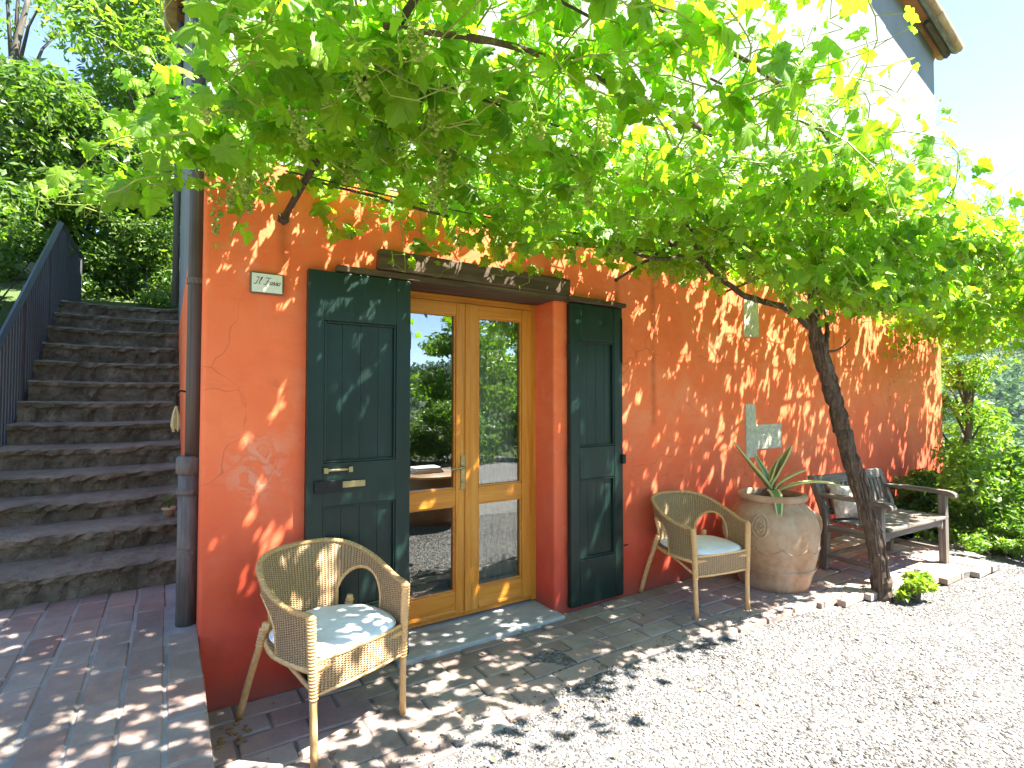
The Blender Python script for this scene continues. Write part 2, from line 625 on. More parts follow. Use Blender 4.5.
MT = dict(
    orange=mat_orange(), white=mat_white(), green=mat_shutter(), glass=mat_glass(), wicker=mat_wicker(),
    pine_z=mat_wood("varnished_pine_upright", (.46, .150, .015), (.62, .235, .028), (.72, .315, .055), 'z', .32),
    pine_x=mat_wood("varnished_pine_rail", (.46, .150, .015), (.62, .235, .028), (.72, .315, .055), 'x', .32),
    lintel=mat_wood("old_oak_beam", (.030, .018, .010), (.085, .054, .029), (.17, .115, .07), 'x', .85, .6, .9),
    teak_x=mat_wood("weathered_teak_rail", (.075, .058, .042), (.16, .13, .098), (.29, .25, .20), 'x', .8, 1, .5),
    teak_z=mat_wood("weathered_teak_post", (.075, .058, .042), (.16, .13, .098), (.29, .25, .20), 'z', .8, 1, .5),
    teak_y=mat_wood("weathered_teak_arm", (.075, .058, .042), (.16, .13, .098), (.29, .25, .20), 'y', .8, 1, .5),
    cane=simple("rattan_cane", (.72, .41, .165), .4, .28, 22, .25, 80, .002),
    rimcane=simple("wrapped_rim_cane", (.52, .31, .125), .5, .4, 60, .4, 120, .002),
    cloth=simple("white_cotton", (.78, .78, .79), .95, .05, 8, .35, 260, .001),
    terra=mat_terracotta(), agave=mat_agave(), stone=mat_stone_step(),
    slabstone=simple("pale_sandstone", (.52, .47, .35), .9, .3, 9, .6, 40, .01),
    concrete=simple("worn_concrete", (.36, .36, .35), .9, .25, 6, .5, 40, .006),
    iron=simple("rusty_iron", (.06, .045, .035), .7, .5, 20, .4, 60, .003, .2),
    black=simple("black_iron", (.015, .014, .014), .5, .3, 20, .2, 60, .002, .4),
    brass=simple("aged_brass", (.36, .29, .15), .35, .3, 20, .1, 60, .001, .9),
    railmetal=simple("blue_grey_paint", (.045, .055, .075), .5, .25, 14, .15, 60, .002),
    railbar=simple("dark_grey_iron", (.05, .052, .058), .6, .3, 14, .15, 60, .002),
    pipe=simple("brown_copper_pipe", (.075, .055, .045), .55, .3, 7, .25, 30, .003, .1),
    castiron=simple("grey_cast_iron", (.125, .108, .096), .65, .35, 7, .4, 30, .004, .1),
    soil=simple("dark_soil", (.05, .035, .025), .95, .4, 30, .9, 60, .02),
    bark=mat_wood("vine_bark", (.032, .020, .013), (.085, .055, .036), (.19, .14, .10), 'z', .9, 1.2, 1.0),
    treebark=mat_wood("tree_bark", (.05, .04, .03), (.10, .085, .065), (.17, .15, .12), 'z', .9, .5, 1.0),
    gravel=mat_gravel("gravel_bed"), pebble=mat_pebble(), ground=mat_ground(),
    brick_l=mat_brick("old_brick", [(.24, .14, .105), (.32, .19, .145), (.38, .24, .18), (.29, .21, .165), (.43, .32, .25)], dirt=.45),
    brick_p=mat_brick("worn_terracotta_paving", [(.28, .185, .145), (.37, .245, .19), (.35, .275, .22), (.44, .31, .235), (.41, .35, .29)], dirt=.35),
    mortar=simple("grey_mortar", (.25, .235, .215), .95, .3, 14, .7, 70, .008),
    porchmortar=simple("earthy_mortar", (.165, .145, .125), .95, .35, 12, .7, 70, .008),
    roof=mat_terracotta("roof_tile", .35),
    soffit=simple("red_soffit_tile", (.42, .15, .08), .9, .3, 6, .3, 30, .006),
    plaque=simple("glazed_white_tile", (.74, .72, .64), .3, .06, 8, .1, 40, .001),
    ink=simple("brown_black_ink", (.05, .045, .04), .5, .1, 8, 0),
    plaqueedge=simple("olive_glaze", (.14, .10, .05), .5, .3, 30, .1, 40, .001),
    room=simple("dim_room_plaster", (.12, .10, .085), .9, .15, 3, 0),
    curtain=None,
    vine=mat_leaf("grape_leaf", [(.082, .172, .012), (.140, .258, .016), (.198, .335, .022), (.245, .372, .028), (.29, .40, .045)], .58),
    shoot=simple("green_shoot", (.22, .27, .05), .5, .3, 20, .1, 60, .001),
    grape=mat_leaf("green_grape", [(.30, .40, .09), (.42, .50, .15)], .45, False, (1.6, 1.5, .7), .3),
    oakleaf=mat_leaf("dark_broadleaf", [(.028, .060, .014), (.060, .115, .022), (.105, .17, .032), (.17, .22, .045)], .45, False),
    hedgeleaf=mat_leaf("hedge_leaf", [(.05, .10, .016), (.095, .17, .026), (.155, .235, .04), (.23, .30, .06)], .48, False),
    yellowleaf=mat_leaf("yellow_green_leaf", [(.10, .18, .025), (.16, .25, .03), (.23, .30, .04), (.31, .33, .05)], .42, False),
    farleaf=mat_leaf("far_woodland", [(.035, .075, .035), (.05, .10, .045), (.07, .125, .05), (.09, .14, .055)], .2, False, None, .95),
    deadleaf=simple("dry_leaf", (.22, .13, .05), .8, .4, 30, .2, 60, .001),
    straw=simple("pale_straw", (.55, .47, .25), .8, .3, 30, .2, 60, .001),
    linen=simple("patterned_linen", (.55, .42, .32), .95, .4, 9, .3, 200, .001),
)
_m = M("sheer_curtain")
_m.col((.62, .60, .52)).rough(.9)
_t = _m.n("BsdfTransparent")
_x = _m.n("MixShader")
_x.inputs[0].default_value = .28
_m.l(_m.p.outputs[0], _x.inputs[1])
_m.l(_t.outputs[0], _x.inputs[2])
_m.l(_x.outputs[0], _m.out.inputs[0])
MT['curtain'] = _m.m

# ------------------------------------------------------------------ terrain, yard, paving
FY = 2.98          # plane of the house front
TZ = .37           # level of the raised brick terrace
YARD = -.07


def smooth(a, b, x):
    t = np.clip((np.asarray(x, float) - a) / (b - a), 0, 1)
    return t * t * (3 - 2 * t)


def ground_h(x, y):
    h = np.full(np.shape(x), -.16)
    r = np.hypot(x, y)
    # the bank the stairs climb, west and north of the house
    bank = smooth(3.2, 8.6, y) * 2.75 + np.clip(y - 8.6, 0, 25) * .28
    west = 1 - smooth(-1.15, -1.0, x)
    north = smooth(8.15, 8.6, y)
    h = h + bank * np.maximum(west, north) * (1 - smooth(14, 30, x))
    h = np.where((x < -1.0) & (y < 6), h + .1, h)
    # valley to the east, south slope, and the ring of hills
    h = h - smooth(12, 70, x) * 14 * (1 - smooth(-40, 60, y) * .3) - smooth(14, 80, -y) * 9
    ang = np.arctan2(y, x)
    ridge = 46 + 16 * np.sin(ang * 3 + .6) + 9 * np.sin(ang * 7 + 2) + 4 * np.sin(ang * 17)
    h = h + smooth(90, 330, r) * ridge * (1 + .25 * np.sin(x * .021) * np.cos(y * .017))
    return h


g = np.sinh(np.linspace(-6.2, 6.2, 181)) * 3.3
gx, gy = np.meshgrid(g + 3, g + 3, indexing='ij')
gz = ground_h(gx, gy)
n = len(g)
mb = MB()
idx = np.arange(n * n).reshape(n, n)
q = np.stack([idx[:-1, :-1], idx[1:, :-1], idx[1:, 1:], idx[:-1, 1:]], -1).reshape(-1, 4)
mb.add(np.stack([gx, gy, gz], -1).reshape(-1, 3), q)
tag(mb.build("ground", MT['ground'], smooth=True), kind="structure")

# gravel yard: a gently uneven sheet over the earth
PORCH_EDGE = [(.15, 1.93), (.6, 2.06), (.99, 2.085), (1.43, 2.13), (2.36, 2.165), (3.1, 2.15), (3.61, 2.12), (4.1, 2.06), (4.5, 1.99),
              (5.3, 1.84), (6.1, 1.68), (6.45, 1.66)]


def edge_y(x):
    xs, ys = zip(*PORCH_EDGE)
    return np.interp(x, xs, ys)


def yard_h(x, y):
    return -.014 - .05 * smooth(2.0, 5.0, x) + .012 * np.sin(x * 2.3 + y) * np.cos(y * 2.9 - x * .6) + .006 * np.sin(7 * x + 3 * y)


xs = np.linspace(.1, 8.2, 90)
ys = np.linspace(-7.5, 2.6, 110)
gx, gy = np.meshgrid(xs, ys, indexing='ij')
gx2 = gx + np.where(gx > 6, (gx - 6) * .2 * np.sin(gy * 1.3), 0)
mb = MB()
idx = np.arange(gx.size).reshape(gx.shape)
q = np.stack([idx[:-1, :-1], idx[1:, :-1], idx[1:, 1:], idx[:-1, 1:]], -1).reshape(-1, 4)
mb.add(np.stack([gx2, gy, yard_h(gx, gy)], -1).reshape(-1, 3), q)
tag(mb.build("gravel_yard", MT['gravel'], smooth=True), kind="structure")
# west half of the yard behind the viewer
mb = MB()
mb.add([(-9, -7.5, -.06), (.1, -7.5, -.06), (.1, .0, -.06), (-9, 0, -.06)], [(0, 1, 2, 3)])
tag(mb.build("gravel_path", MT['gravel']), kind="structure")

# loose limestone chips: real stones over the part of the yard that shows
ico = bmesh.new()
bmesh.ops.create_icosphere(ico, subdivisions=1, radius=1)
ICV = np.array([v.co[:] for v in ico.verts])
ICF = np.array([[v.index for v in f.verts] for f in ico.faces])
ico.free()


def scatter(name, mat, P, R, flat=.6, rough=.25, tint=None, smooth_=False):
    k = len(P)
    m_ = len(ICV)
    A = rng.normal(size=(k, 3, 3))
    Q, _ = np.linalg.qr(A)
    sc = R[:, None] * rng.uniform(.65, 1.25, (k, 3))
    base = ICV[None] * (1 + rng.uniform(-rough, rough, (k, m_, 1)))
    V = base * sc[:, None, :]
    V = np.einsum('kij,kmj->kmi', Q, V)
    V[:, :, 2] *= flat
    V += P[:, None, :]
    F = ICF[None] + (np.arange(k) * m_)[:, None, None]
    me = bpy.data.meshes.new(name)
    me.vertices.add(k * m_)
    me.vertices.foreach_set("co", V.astype(np.float32).ravel())
    nf = F.shape[0] * F.shape[1]
    me.loops.add(nf * 3)
    me.loops.foreach_set("vertex_index", F.astype(np.int32).ravel())
    me.polygons.add(nf)
    me.polygons.foreach_set("loop_start", np.arange(nf, dtype=np.int32) * 3)
    me.update(calc_edges=True)
    at = me.attributes.new("tint", 'FLOAT', 'POINT')
    t = rng.uniform(0, 1, k) if tint is None else tint
    at.data.foreach_set("value", np.repeat(t, m_).astype(np.float32))
    me.materials.append(mat)
    o = bpy.data.objects.new(name, me)
    COL.objects.link(o)
    return o


k = 75000
px = .2 + 7.3 * rng.uniform(0, 1, k) ** 1.25
py = rng.uniform(-.2, 1, k)
py = .25 + (edge_y(px) - .25 + .0) * np.clip(py + .2, 0, 1.0)
ok = rng.uniform(0, 1, k) < np.clip(1.25 - .1 * px, .3, 1)
P = np.stack([px, py - .006, yard_h(px, py) + .001], -1)[ok]
drift = np.sin(P[:, 0] * 1.7 + P[:, 1] * 2.6 + 1.1 * np.sin(P[:, 0] * 3.1)) * np.sin(P[:, 1] * 3.3 - P[:, 0] * .8)
gt = np.clip(rng.uniform(0, 1, len(P)) - .26 * np.clip(drift, 0, 1), 0, 1)
R = rng.uniform(.0033, .0078, len(P)) * (1 + .9 * (rng.uniform(0, 1, len(P)) > .95))
tag(scatter("gravel_chips", MT['pebble'], P, R, tint=gt), "loose pale limestone chips spread over the sunlit yard in front of the porch", "gravel", kind="stuff")


k = 900
px = .2 + 5.6 * rng.uniform(0, 1, k)
py = edge_y(px) + np.abs(rng.normal(0, .09, k))
P = np.stack([px, py, np.full(k, .008)], -1)
tag(scatter("stray_gravel", MT['pebble'], P, rng.uniform(.0025, .006, k)), "stray limestone chips kicked up onto the edge of the porch paving", "gravel", kind="stuff")


def brick_field(name, mat, rows, z, hjit=.004, mort=True):
    """rows: list of (poly centre x,y, half length, half width, angle)"""
    b = MB()
    for (x, y, hl, hw, a) in rows:
        ca, sa = cos(a), sin(a)
        h = z + rng.uniform(-hjit, hjit)
        tl = rng.uniform(-.012, .012, 2)
        bev = .006
        ring0 = [(-hl, -hw), (hl, -hw), (hl, hw), (-hl, hw)]
        ring0 = [(u + rng.uniform(-.003, .003), v + rng.uniform(-.003, .003)) for u, v in ring0]
        V = []
        for zz, s in ((-.05, 0), (-bev, 0), (0, bev)):
            for u, v in ring0:
                u2, v2 = u - math.copysign(s, u), v - math.copysign(s, v)
                V.append((x + ca * u2 - sa * v2, y + sa * u2 + ca * v2, h + zz + tl[0] * u2 + tl[1] * v2))
        F = []
        for r in range(2):
            for j in range(4):
                kx = (j + 1) % 4
                F.append((r * 4 + j, r * 4 + kx, r * 4 + 4 + kx, r * 4 + 4 + j))
        F.append((8, 9, 10, 11))
        b.add(V, F, float(rng.uniform(0, 1)))
    return b.build(name, mat)


# raised brick terrace on the left: rows run towards the stairs
rows = []
cw, cl, jt = .135, .275, .010
x = .145 - cw / 2
i = 0
while x > -2.7:
    y = .2 + (0 if i % 2 else -cl / 2)
    while y < 3.95:
        y1 = y + cl - jt
        ya, yb = max(y, .2), min(y1, 3.93)
        lim = .146 if yb < FY + .29 else .10
        if yb - ya > .05 and x + cw / 2 - jt < lim:
            rows.append((x, (ya + yb) / 2, (yb - ya) / 2, cw / 2 - jt / 2, pi / 2))
        y += cl
    x -= cw
    i += 1
rows = [(x_, y_, b_, a_, ang) for (x_, y_, b_, a_, ang) in rows]
tag(brick_field("brick_terrace", MT['brick_l'], rows, TZ), kind="structure")
mb = MB()
mb.slab([(-2.75, .15), (.139, .15), (.139, FY + .29), (.095, FY + .29), (.095, 4.0), (-2.75, 4.0)], -.3, TZ - .005)
tag(mb.build("terrace_base", MT['mortar']), kind="structure")

# porch paving along the front: clay pavers laid in broken bond, ragged outer edge
rows = []
ang = rad(-3)
w, l = .15, .30
j = 0
y = FY - .01
while y > 1.5:
    x = .16 - (0 if j % 2 else .15) + rng.uniform(-.06, .06)
    while x < 6.5:
        cx, cy = x + l / 2, y - w / 2
        ey = edge_y(cx) + rng.uniform(-.02, .03)
        hl = (l - .013) / 2
        x0, x1 = max(cx - hl, .155), min(cx + hl, 6.42 + .05 * sin(j * 2.1))
        if cy - w / 2 > ey and x1 - x0 > .06:
            rows.append(((x0 + x1) / 2, cy, (x1 - x0) / 2, (w - .010) / 2, rng.uniform(-.03, .03)))
        elif cy > ey - .01 and x1 - x0 > .06:
            y0 = max(ey, cy - w / 2)
            if cy + w / 2 - y0 > .04:
                rows.append(((x0 + x1) / 2, (cy + w / 2 + y0) / 2, (x1 - x0) / 2, (cy + w / 2 - y0 - .013) / 2, rng.uniform(-.03, .03)))
        x += l
    y -= w
    j += 1
tag(brick_field("porch_paving", MT['brick_p'], rows, 0, .005), kind="structure")
poly = [(x, y + .05) for x, y in PORCH_EDGE if x < 6.44] + [(6.43, 1.68), (6.43, FY + .2), (.15, FY + .2)]
mb = MB()
mb.slab(poly, -.14, -.008)
tag(mb.build("porch_base", MT['porchmortar']), kind="structure")

# ------------------------------------------------------------------ the house
house = thing("farmhouse", "farmhouse with orange lower wall, white upper wall, green shutters and glazed wooden door", "house", (4.6, FY, 0))
HX0, HX1 = .14, 9.2
OT = 2.74          # top of the orange wash
DX0, DX1, DZ = 1.13, 2.29, 2.235
DY = 3.20          # door plane


def hb(mb, name, mat, parent=None, **kw):
    """build a house part whose vertices are in world space"""
    o = mb.build(name, mat, parent or house, **kw)
    o.matrix_parent_inverse = Matrix.Identity(4)
    o.location = (-house.location[0], -house.location[1], 0) if parent is None else (0, 0, 0)
    return o


# front wall as one mesh with the door opening, edges slightly uneven
mb = MB()
mb.prism_y([(HX0, -.2), (DX0, -.2), (DX0, DZ), (DX1, DZ), (DX1, -.2), (HX1, -.2), (HX1, OT), (HX0, OT)], FY, FY + .42)
mb.box((.10, FY + .30, -.2), (HX0 - .001, 8.2, 2.42))
mb.box((HX1 - .4, FY + .421, -.2), (HX1, 8.2, OT))
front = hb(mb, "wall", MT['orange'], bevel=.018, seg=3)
slope = .29
RX = (HX0 + HX1) / 2
zr = 6.53
zt = zr + (HX1 - RX) * slope
mb = MB()
mb.prism_y([(HX0, OT), (HX1, OT), (HX1, zr), (RX, zt), (HX0, zr)], FY + .002, FY + .42)
mb.box((.103, FY + .42, 2.42), (.5, 8.19, zr - .05))
mb.box((HX1 - .4, FY + .42, OT), (HX1 - .003, 8.19, zr - .05))
mb.box((HX0, 7.9, -.2), (HX1, 8.2, zr - .05))
hb(mb, "upper_wall", MT['white'])
# dim room behind the door
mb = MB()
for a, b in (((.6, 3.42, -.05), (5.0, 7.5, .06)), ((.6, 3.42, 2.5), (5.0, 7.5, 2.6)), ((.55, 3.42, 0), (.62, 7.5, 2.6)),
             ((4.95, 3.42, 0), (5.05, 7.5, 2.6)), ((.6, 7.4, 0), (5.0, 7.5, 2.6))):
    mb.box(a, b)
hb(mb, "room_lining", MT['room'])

# roof
ov_f, ov_s, th = .22, .12, .05
for s in (1, -1):
    xe = HX1 + ov_s if s > 0 else HX0 - ov_s
    ze = zr - ov_s * slope
    mb = MB()
    x_in = RX
    mb.prism_y([(x_in, zt), (xe, ze), (xe, ze + th), (x_in, zt + th)] if s < 0 else [(x_in, zt), (xe, ze), (xe, ze + th), (x_in, zt + th)], FY - ov_f, 8.4)
    rf = hb(mb, "roof", MT['soffit'])
    # barrel tiles run down the slope, side by side
    mb = MB()
    d = Vector((xe - RX, 0, ze - zt))
    L = d.length
    d.normalize()
    yy = FY - ov_f + .02
    while yy < 8.4:
        for kk in range(int(L / .38) + 1):
            a = Vector((RX, yy, zt + th + .03)) + d * (kk * .38)
            b = a + d * .42
            b.z += .012
            mb.tube([a, b], .085 if kk % 2 else .08, 7, True, float(rng.uniform(0, 1)))
        yy += .17
    hb(mb, "roof_tiles", MT['roof'], rf, smooth=True)
    # rafters under the eave and a verge board
    yy = FY - .12
    while yy < 8.2:
        mb = MB()
        c = Vector((xe - .015 * s, yy, ze - .06))
        e = c - d * .75
        mb.tube([c, e], .045, 4)
        yy += .55
        hb(mb, "rafter_end", MT['lintel'], rf)
    mb = MB()
    p0 = Vector((RX, FY - ov_f + .03, zt - .03))
    p1 = Vector((xe, FY - ov_f + .03, ze - .03))
    mb.tube([p0, p1], .04, 4)
    hb(mb, "verge_board", MT['teak_x'], rf)

# lintel beams
mb = MB()
P = np.array([(1.003, FY - .03, 2.305), (1.5, FY - .03, 2.30), (1.95, FY - .03, 2.296), (2.40, FY - .03, 2.285)])
mb.box((1.003, FY - .055, 2.248), (2.40, FY + .1, 2.365), jit=.006)
hb(mb, "lintel_beam", MT['lintel'], bevel=.012)
mb = MB()
mb.box((.77, FY - .035, 2.205), (2.93, FY + .20, 2.246), jit=.004)
hb(mb, "lintel_board", MT['lintel'], bevel=.006)
mb = MB()
mb.box((2.38, FY - .07, 2.20), (2.935, FY + .02, 2.238), jit=.008)
hb(mb, "lintel_cap", MT['lintel'], bevel=.008)

# doorstep
mb = MB()
mb.box((DX0 - .02, FY - .10, -.05), (DX1 + .02, DY + .12, .028), jit=.004)
hb(mb, "doorstep", MT['concrete'], bevel=.01)

# door frame and leaves
mb = MB()
mb.box((DX0, DY, .045), (DX0 + .045, DY + .07, 2.205))
mb.box((DX1 - .045, DY, .045), (DX1, DY + .07, 2.205))
hb(mb, "door_frame", MT['pine_z'], bevel=.004)
mb = MB()
mb.box((DX0 + .046, DY + .001, 2.16), (DX1 - .046, DY + .07, 2.205))
hb(mb, "door_head", MT['pine_x'], bevel=.004)
mb = MB()
mb.box((DX0 + .046, DY + .012, .046), (DX1 - .046, DY + .08, .075))
hb(mb, "door_sill", MT['pine_x'], bevel=.004)
mid = (DX0 + DX1) / 2
for side in (-1, 1):
    a0, a1 = (DX0 + .048, mid - .002) if side < 0 else (mid + .002, DX1 - .048)
    y0, y1 = DY - .012, DY + .045
    mb = MB()
    mb.box((a0, y0, .08), (a0 + .085, y1, 2.157))
    mb.box((a1 - .085, y0, .08), (a1, y1, 2.157))
    if side > 0:
        mb.box((a0 - .024, y0 - .012, .082), (a0 + .022, y0 - .0005, 2.155))
    leaf = hb(mb, "door_leaf", MT['pine_z'], bevel=.005)
    for z0, z1 in ((2.075, 2.157), (.795, .905), (.08, .225)):
        mb = MB()
        mb.box((a0 + .0855, y0 + .003, z0), (a1 - .0855, y1 - .003, z1))
        hb(mb, "door_rail", MT['pine_x'], leaf, bevel=.004)
    mb = MB()
    mb.box((a0 + .086, y0 - .006, .09), (a1 - .086, y0 + .0028, .112))
    hb(mb, "drip_rail", MT['pine_x'], leaf, bevel=.004)
    for z0, z1 in ((.905, 2.075), (.225, .795)):
        mb = MB()
        mb.add([(a0 + .085, y0 + .03, z0), (a1 - .085, y0 + .03, z0), (a1 - .085, y0 + .03, z1), (a0 + .085, y0 + .03, z1)], [(0, 1, 2, 3)])
        hb(mb, "pane", MT['glass'], leaf)
        # glazing beads
        mb = MB()
        for bx in ((a0 + .0852, a0 + .096), (a1 - .096, a1 - .0852)):
            mb.box((bx[0], y0 + .012, z0 + .001), (bx[1], y0 + .028, z1 - .001))
        for bz in ((z0 + .0005, z0 + .011), (z1 - .011, z1 - .0005)):
            mb.box((a0 + .0965, y0 + .012, bz[0]), (a1 - .0965, y0 + .028, bz[1]))
        hb(mb, "glazing_bead", MT['pine_x'], leaf)
    if side < 0:
        hx = a1 - .035
        mb = MB()
        mb.box((hx - .016, y0 - .008, .90), (hx + .016, y0 - .0008, 1.13))
        mb.tube([(hx, y0 - .006, 1.05), (hx, y0 - .045, 1.05), (hx - .02, y0 - .05, 1.05), (hx - .11, y0 - .05, 1.045)], [.009, .009, .009, .007], 8)
        mb.tube([(hx, y0 - .006, .95), (hx, y0 - .016, .95)], .010, 10)
        hb(mb, "handle", MT['brass'], leaf, smooth=False, bevel=.002)
# sheer curtain inside the right leaf
mb = MB()
cx = np.linspace(mid + .06, DX1 - .12, 90)
cyy = DY + .10 + .014 * np.sin(cx * 120) + .006 * np.sin(cx * 47)
V = np.concatenate([np.stack([cx, cyy, np.full_like(cx, .12)], -1), np.stack([cx, cyy * .5 + .5 * (DY + .10), np.full_like(cx, 2.1)], -1)])
mb.add(V, [(i, i + 1, 91 + i, 90 + i) for i in range(89)])
hb(mb, "curtain", MT['curtain'], smooth=True)


# shutters: framed leaves, two sunk boarded panels on each
def shutter(x0, x1, hinge_side, lean):
    y1 = FY - .012
    y0 = y1 - .042
    z0, z1 = .035, 2.196
    w = x1 - x0
    mb = MB()
    st = .085
    mb.box((x0, y0, z0), (x0 + st, y1, z1))
    mb.box((x1 - st, y0, z0), (x1, y1, z1))
    for a, b in ((1.93, z1), (.93, 1.16), (z0, .36)):
        mb.box((x0 + st + .0005, y0 + .0005, a), (x1 - st - .0005, y1, b))
    if hinge_side > 0:
        mb.box((x0 + .004, y0 - .003, .165), (x1 - .004, y0 - .0002, .175))
    sh = hb(mb, "shutter", MT['green'], bevel=.006)
    for a, b in ((1.16, 1.93), (.36, .93)):
        mb = MB()
        nb = 4
        pw = (w - 2 * st - .002) / nb
        for i in range(nb):
            mb.box((x0 + st + .001 + i * pw + .0006, y0 + .022, a + .001), (x0 + st + .001 + (i + 1) * pw - .0006, y1 - .004, b - .001))
        hb(mb, "panel", MT['green'], sh, bevel=.0014)
        mb = MB()
        xa, xb = x0 + st + .001, x1 - st - .001
        for q in (((xa, y0 + .004, a + .0012), (xa + .012, y0 + .0215, b - .0012)), ((xb - .012, y0 + .004, a + .0012), (xb, y0 + .0215, b - .0012)),
                  ((xa + .0125, y0 + .004, a + .0012), (xb - .0125, y0 + .0215, a + .013)), ((xa + .0125, y0 + .004, b - .013), (xb - .0125, y0 + .0215, b - .0012))):
            mb.box(*q)
        hb(mb, "panel_moulding", MT['green'], sh, bevel=.004)
    hx = x1 if hinge_side > 0 else x0
    for z in (.45, 1.1, 1.85):
        mb = MB()
        mb.tube([(hx, y0 + .02, z - .05), (hx, y0 + .02, z + .05)], .012, 8)
        hb(mb, "hinge", MT['black'], sh)
    return sh, y0


shl, y0 = shutter(.615, 1.19, 1, 0)
mb = MB()
mb.box((.655, y0 - .018, 1.005), (.80, y0 - .0006, 1.07))
for dx, dz in ((.012, .01), (.012, .055), (.132, .01), (.132, .055), (.07, .03)):
    mb.tube([(.655 + dx, y0 - .0185, 1.005 + dz), (.655 + dx, y0 - .022, 1.005 + dz)], .005, 8)
hb(mb, "lock", MT['black'], shl, bevel=.003)
mb = MB()
mb.box((.80, y0 - .014, 1.025), (.925, y0 - .0006, 1.06))
hb(mb, "lock_bolt", MT['brass'], shl, bevel=.003)
mb = MB()
mb.box((.70, y0 - .010, 1.117), (.855, y0 - .0006, 1.128))
mb.box((.70, y0 - .020, 1.108), (.724, y0 - .0006, 1.138))
mb.box((.832, y0 - .020, 1.108), (.855, y0 - .0006, 1.138))
hb(mb, "slide_bolt", MT['brass'], shl, bevel=.002)
shr, y0 = shutter(2.395, 2.905, -1, 0)
mb = MB()
mb.box((2.885, y0 - .02, 1.02), (2.915, y0 + .02, 1.09))
hb(mb, "latch", MT['black'], shr)
mb = MB()
mb.tube([(2.912, y0 + .0, .40), (2.955, y0 + .01, .40)], .005, 6)
hb(mb, "hold_back", MT['black'], shr)
mb = MB()
mb.tube([(2.895, y0 - .004, 1.78), (2.895, y0 - .004, 2.12)], .006, 6)
hb(mb, "espagnolette", MT['black'], shr)

# stones left bare in the plaster
for q in (((4.53, FY - .012, 2.10), (4.76, FY + .03, 2.47)), ((4.535, FY - .016, .95), (4.70, FY + .03, 1.46)), ((4.702, FY - .012, 1.02), (5.13, FY + .03, 1.27))):
    mb = MB()
    mb.box(*q, jit=.008)
    hb(mb, "bare_stone", MT['slabstone'], bevel=.008)

# drainpipe at the corner: copper above, cast iron shoe below
pxy = (.098, 3.19)
mb = MB()
ux = pxy[0] + .02
mb.tube([(ux, pxy[1], 1.18), (ux, pxy[1], 1.6), (ux, pxy[1], 2.4), (ux, pxy[1], 4.5), (ux, pxy[1], 6.4)], .042, 14)
pp = hb(mb, "drainpipe", MT['pipe'], smooth=True)
mb = MB()
mb.tube([(*pxy, TZ - .02), (*pxy, 1.14)], .049, 14)
mb.tube([(*pxy, 1.12), (*pxy, 1.135), (*pxy, 1.20), (*pxy, 1.215)], [.050, .060, .060, .047], 14)
mb.tube([(*pxy, 1.02), (*pxy, 1.05)], .055, 14)
hb(mb, "pipe_shoe", MT['castiron'], pp, smooth=True)
mb = MB()
mb.tube([(pxy[0] + .02, pxy[1], 2.1), (pxy[0] + .02, pxy[1], 2.13)], .047, 14)
hb(mb, "pipe_bracket", MT['castiron'], pp)
mb = MB()
mb.tube([(pxy[0], pxy[1], .72), (pxy[0], pxy[1], .75)], .053, 14)
hb(mb, "pipe_bracket", MT['castiron'], pp)
mb = MB()
mb.tube([(.06, 8.0, 2.7), (.06, 8.0, 6.4)], .04, 10)
hb(mb, "drainpipe", MT['castiron'], smooth=True)

# name plaque by the door
pq = thing("name_plaque", "small white tile plaque with brown script on the orange wall left of the door", "sign", (.42, FY - .001, 2.10))
mb = MB()
mb.box((-.08, -.018, -.056), (.08, 0, .056))
mb.build("plaque_border", MT['plaqueedge'], pq, bevel=.006)
mb = MB()
mb.box((-.072, -.021, -.048), (.072, -.0182, .048))
mb.build("plaque_tile", MT['plaque'], pq, bevel=.004)
mb = MB()
STROKES = [  # (advance, strokes in a unit-high slanted script)
    (.55, [[(0, .92), (.2, 1.02), (.45, .95)], [(.32, .97), (.24, .5), (.12, .06), (-.08, .0), (-.16, .14)]]),
    (.55, [[(.0, .2), (.22, .7), (.30, 1.0), (.20, 1.02), (.08, .4), (.10, .04), (.26, .08)]]),
    (.35, []),
    (.72, [[(-.02, .85), (.1, 1.02), (.42, .95), (.72, 1.05)], [(.40, .97), (.30, .5), (.16, .04), (-.06, .0), (-.12, .16)], [(.12, .52), (.34, .55), (.50, .50)]]),
    (.40, [[(.28, .46), (.12, .42), (.05, .2), (.14, .02), (.28, .08), (.34, .3), (.26, .46), (.44, .40)]]),
    (.40, [[(.0, .06), (.2, .36), (.24, .48), (.30, .22), (.22, .02), (.06, .03)], [(.22, .03), (.40, .12)]]),
    (.40, [[(.0, .06), (.2, .36), (.24, .48), (.30, .22), (.22, .02), (.06, .03)], [(.22, .03), (.40, .12)]]),
    (.40, [[(.28, .46), (.12, .42), (.05, .2), (.14, .02), (.28, .08), (.34, .3), (.26, .46), (.46, .42)]]),
]
x0, hgt = -.058, .036
for adv, strokes in STROKES:
    for stk_ in strokes:
        P = spline(stk_, 14)
        mb.tube([(x0 + p[0] * hgt + .22 * p[1] * hgt, 0, p[1] * hgt) for p in P], np.interp(np.linspace(0, 1, 14), [0, .5, 1], [.0010, .0021, .0009]), 5)
    x0 += adv * hgt * .86
me = mb.build("lettering", MT['ink']).data
bpy.data.objects.remove(bpy.data.objects["lettering"])
lo = bpy.data.objects.new("lettering", me)
COL.objects.link(lo)
lo.parent = pq
lo.location = (0, -.0212, -.008)

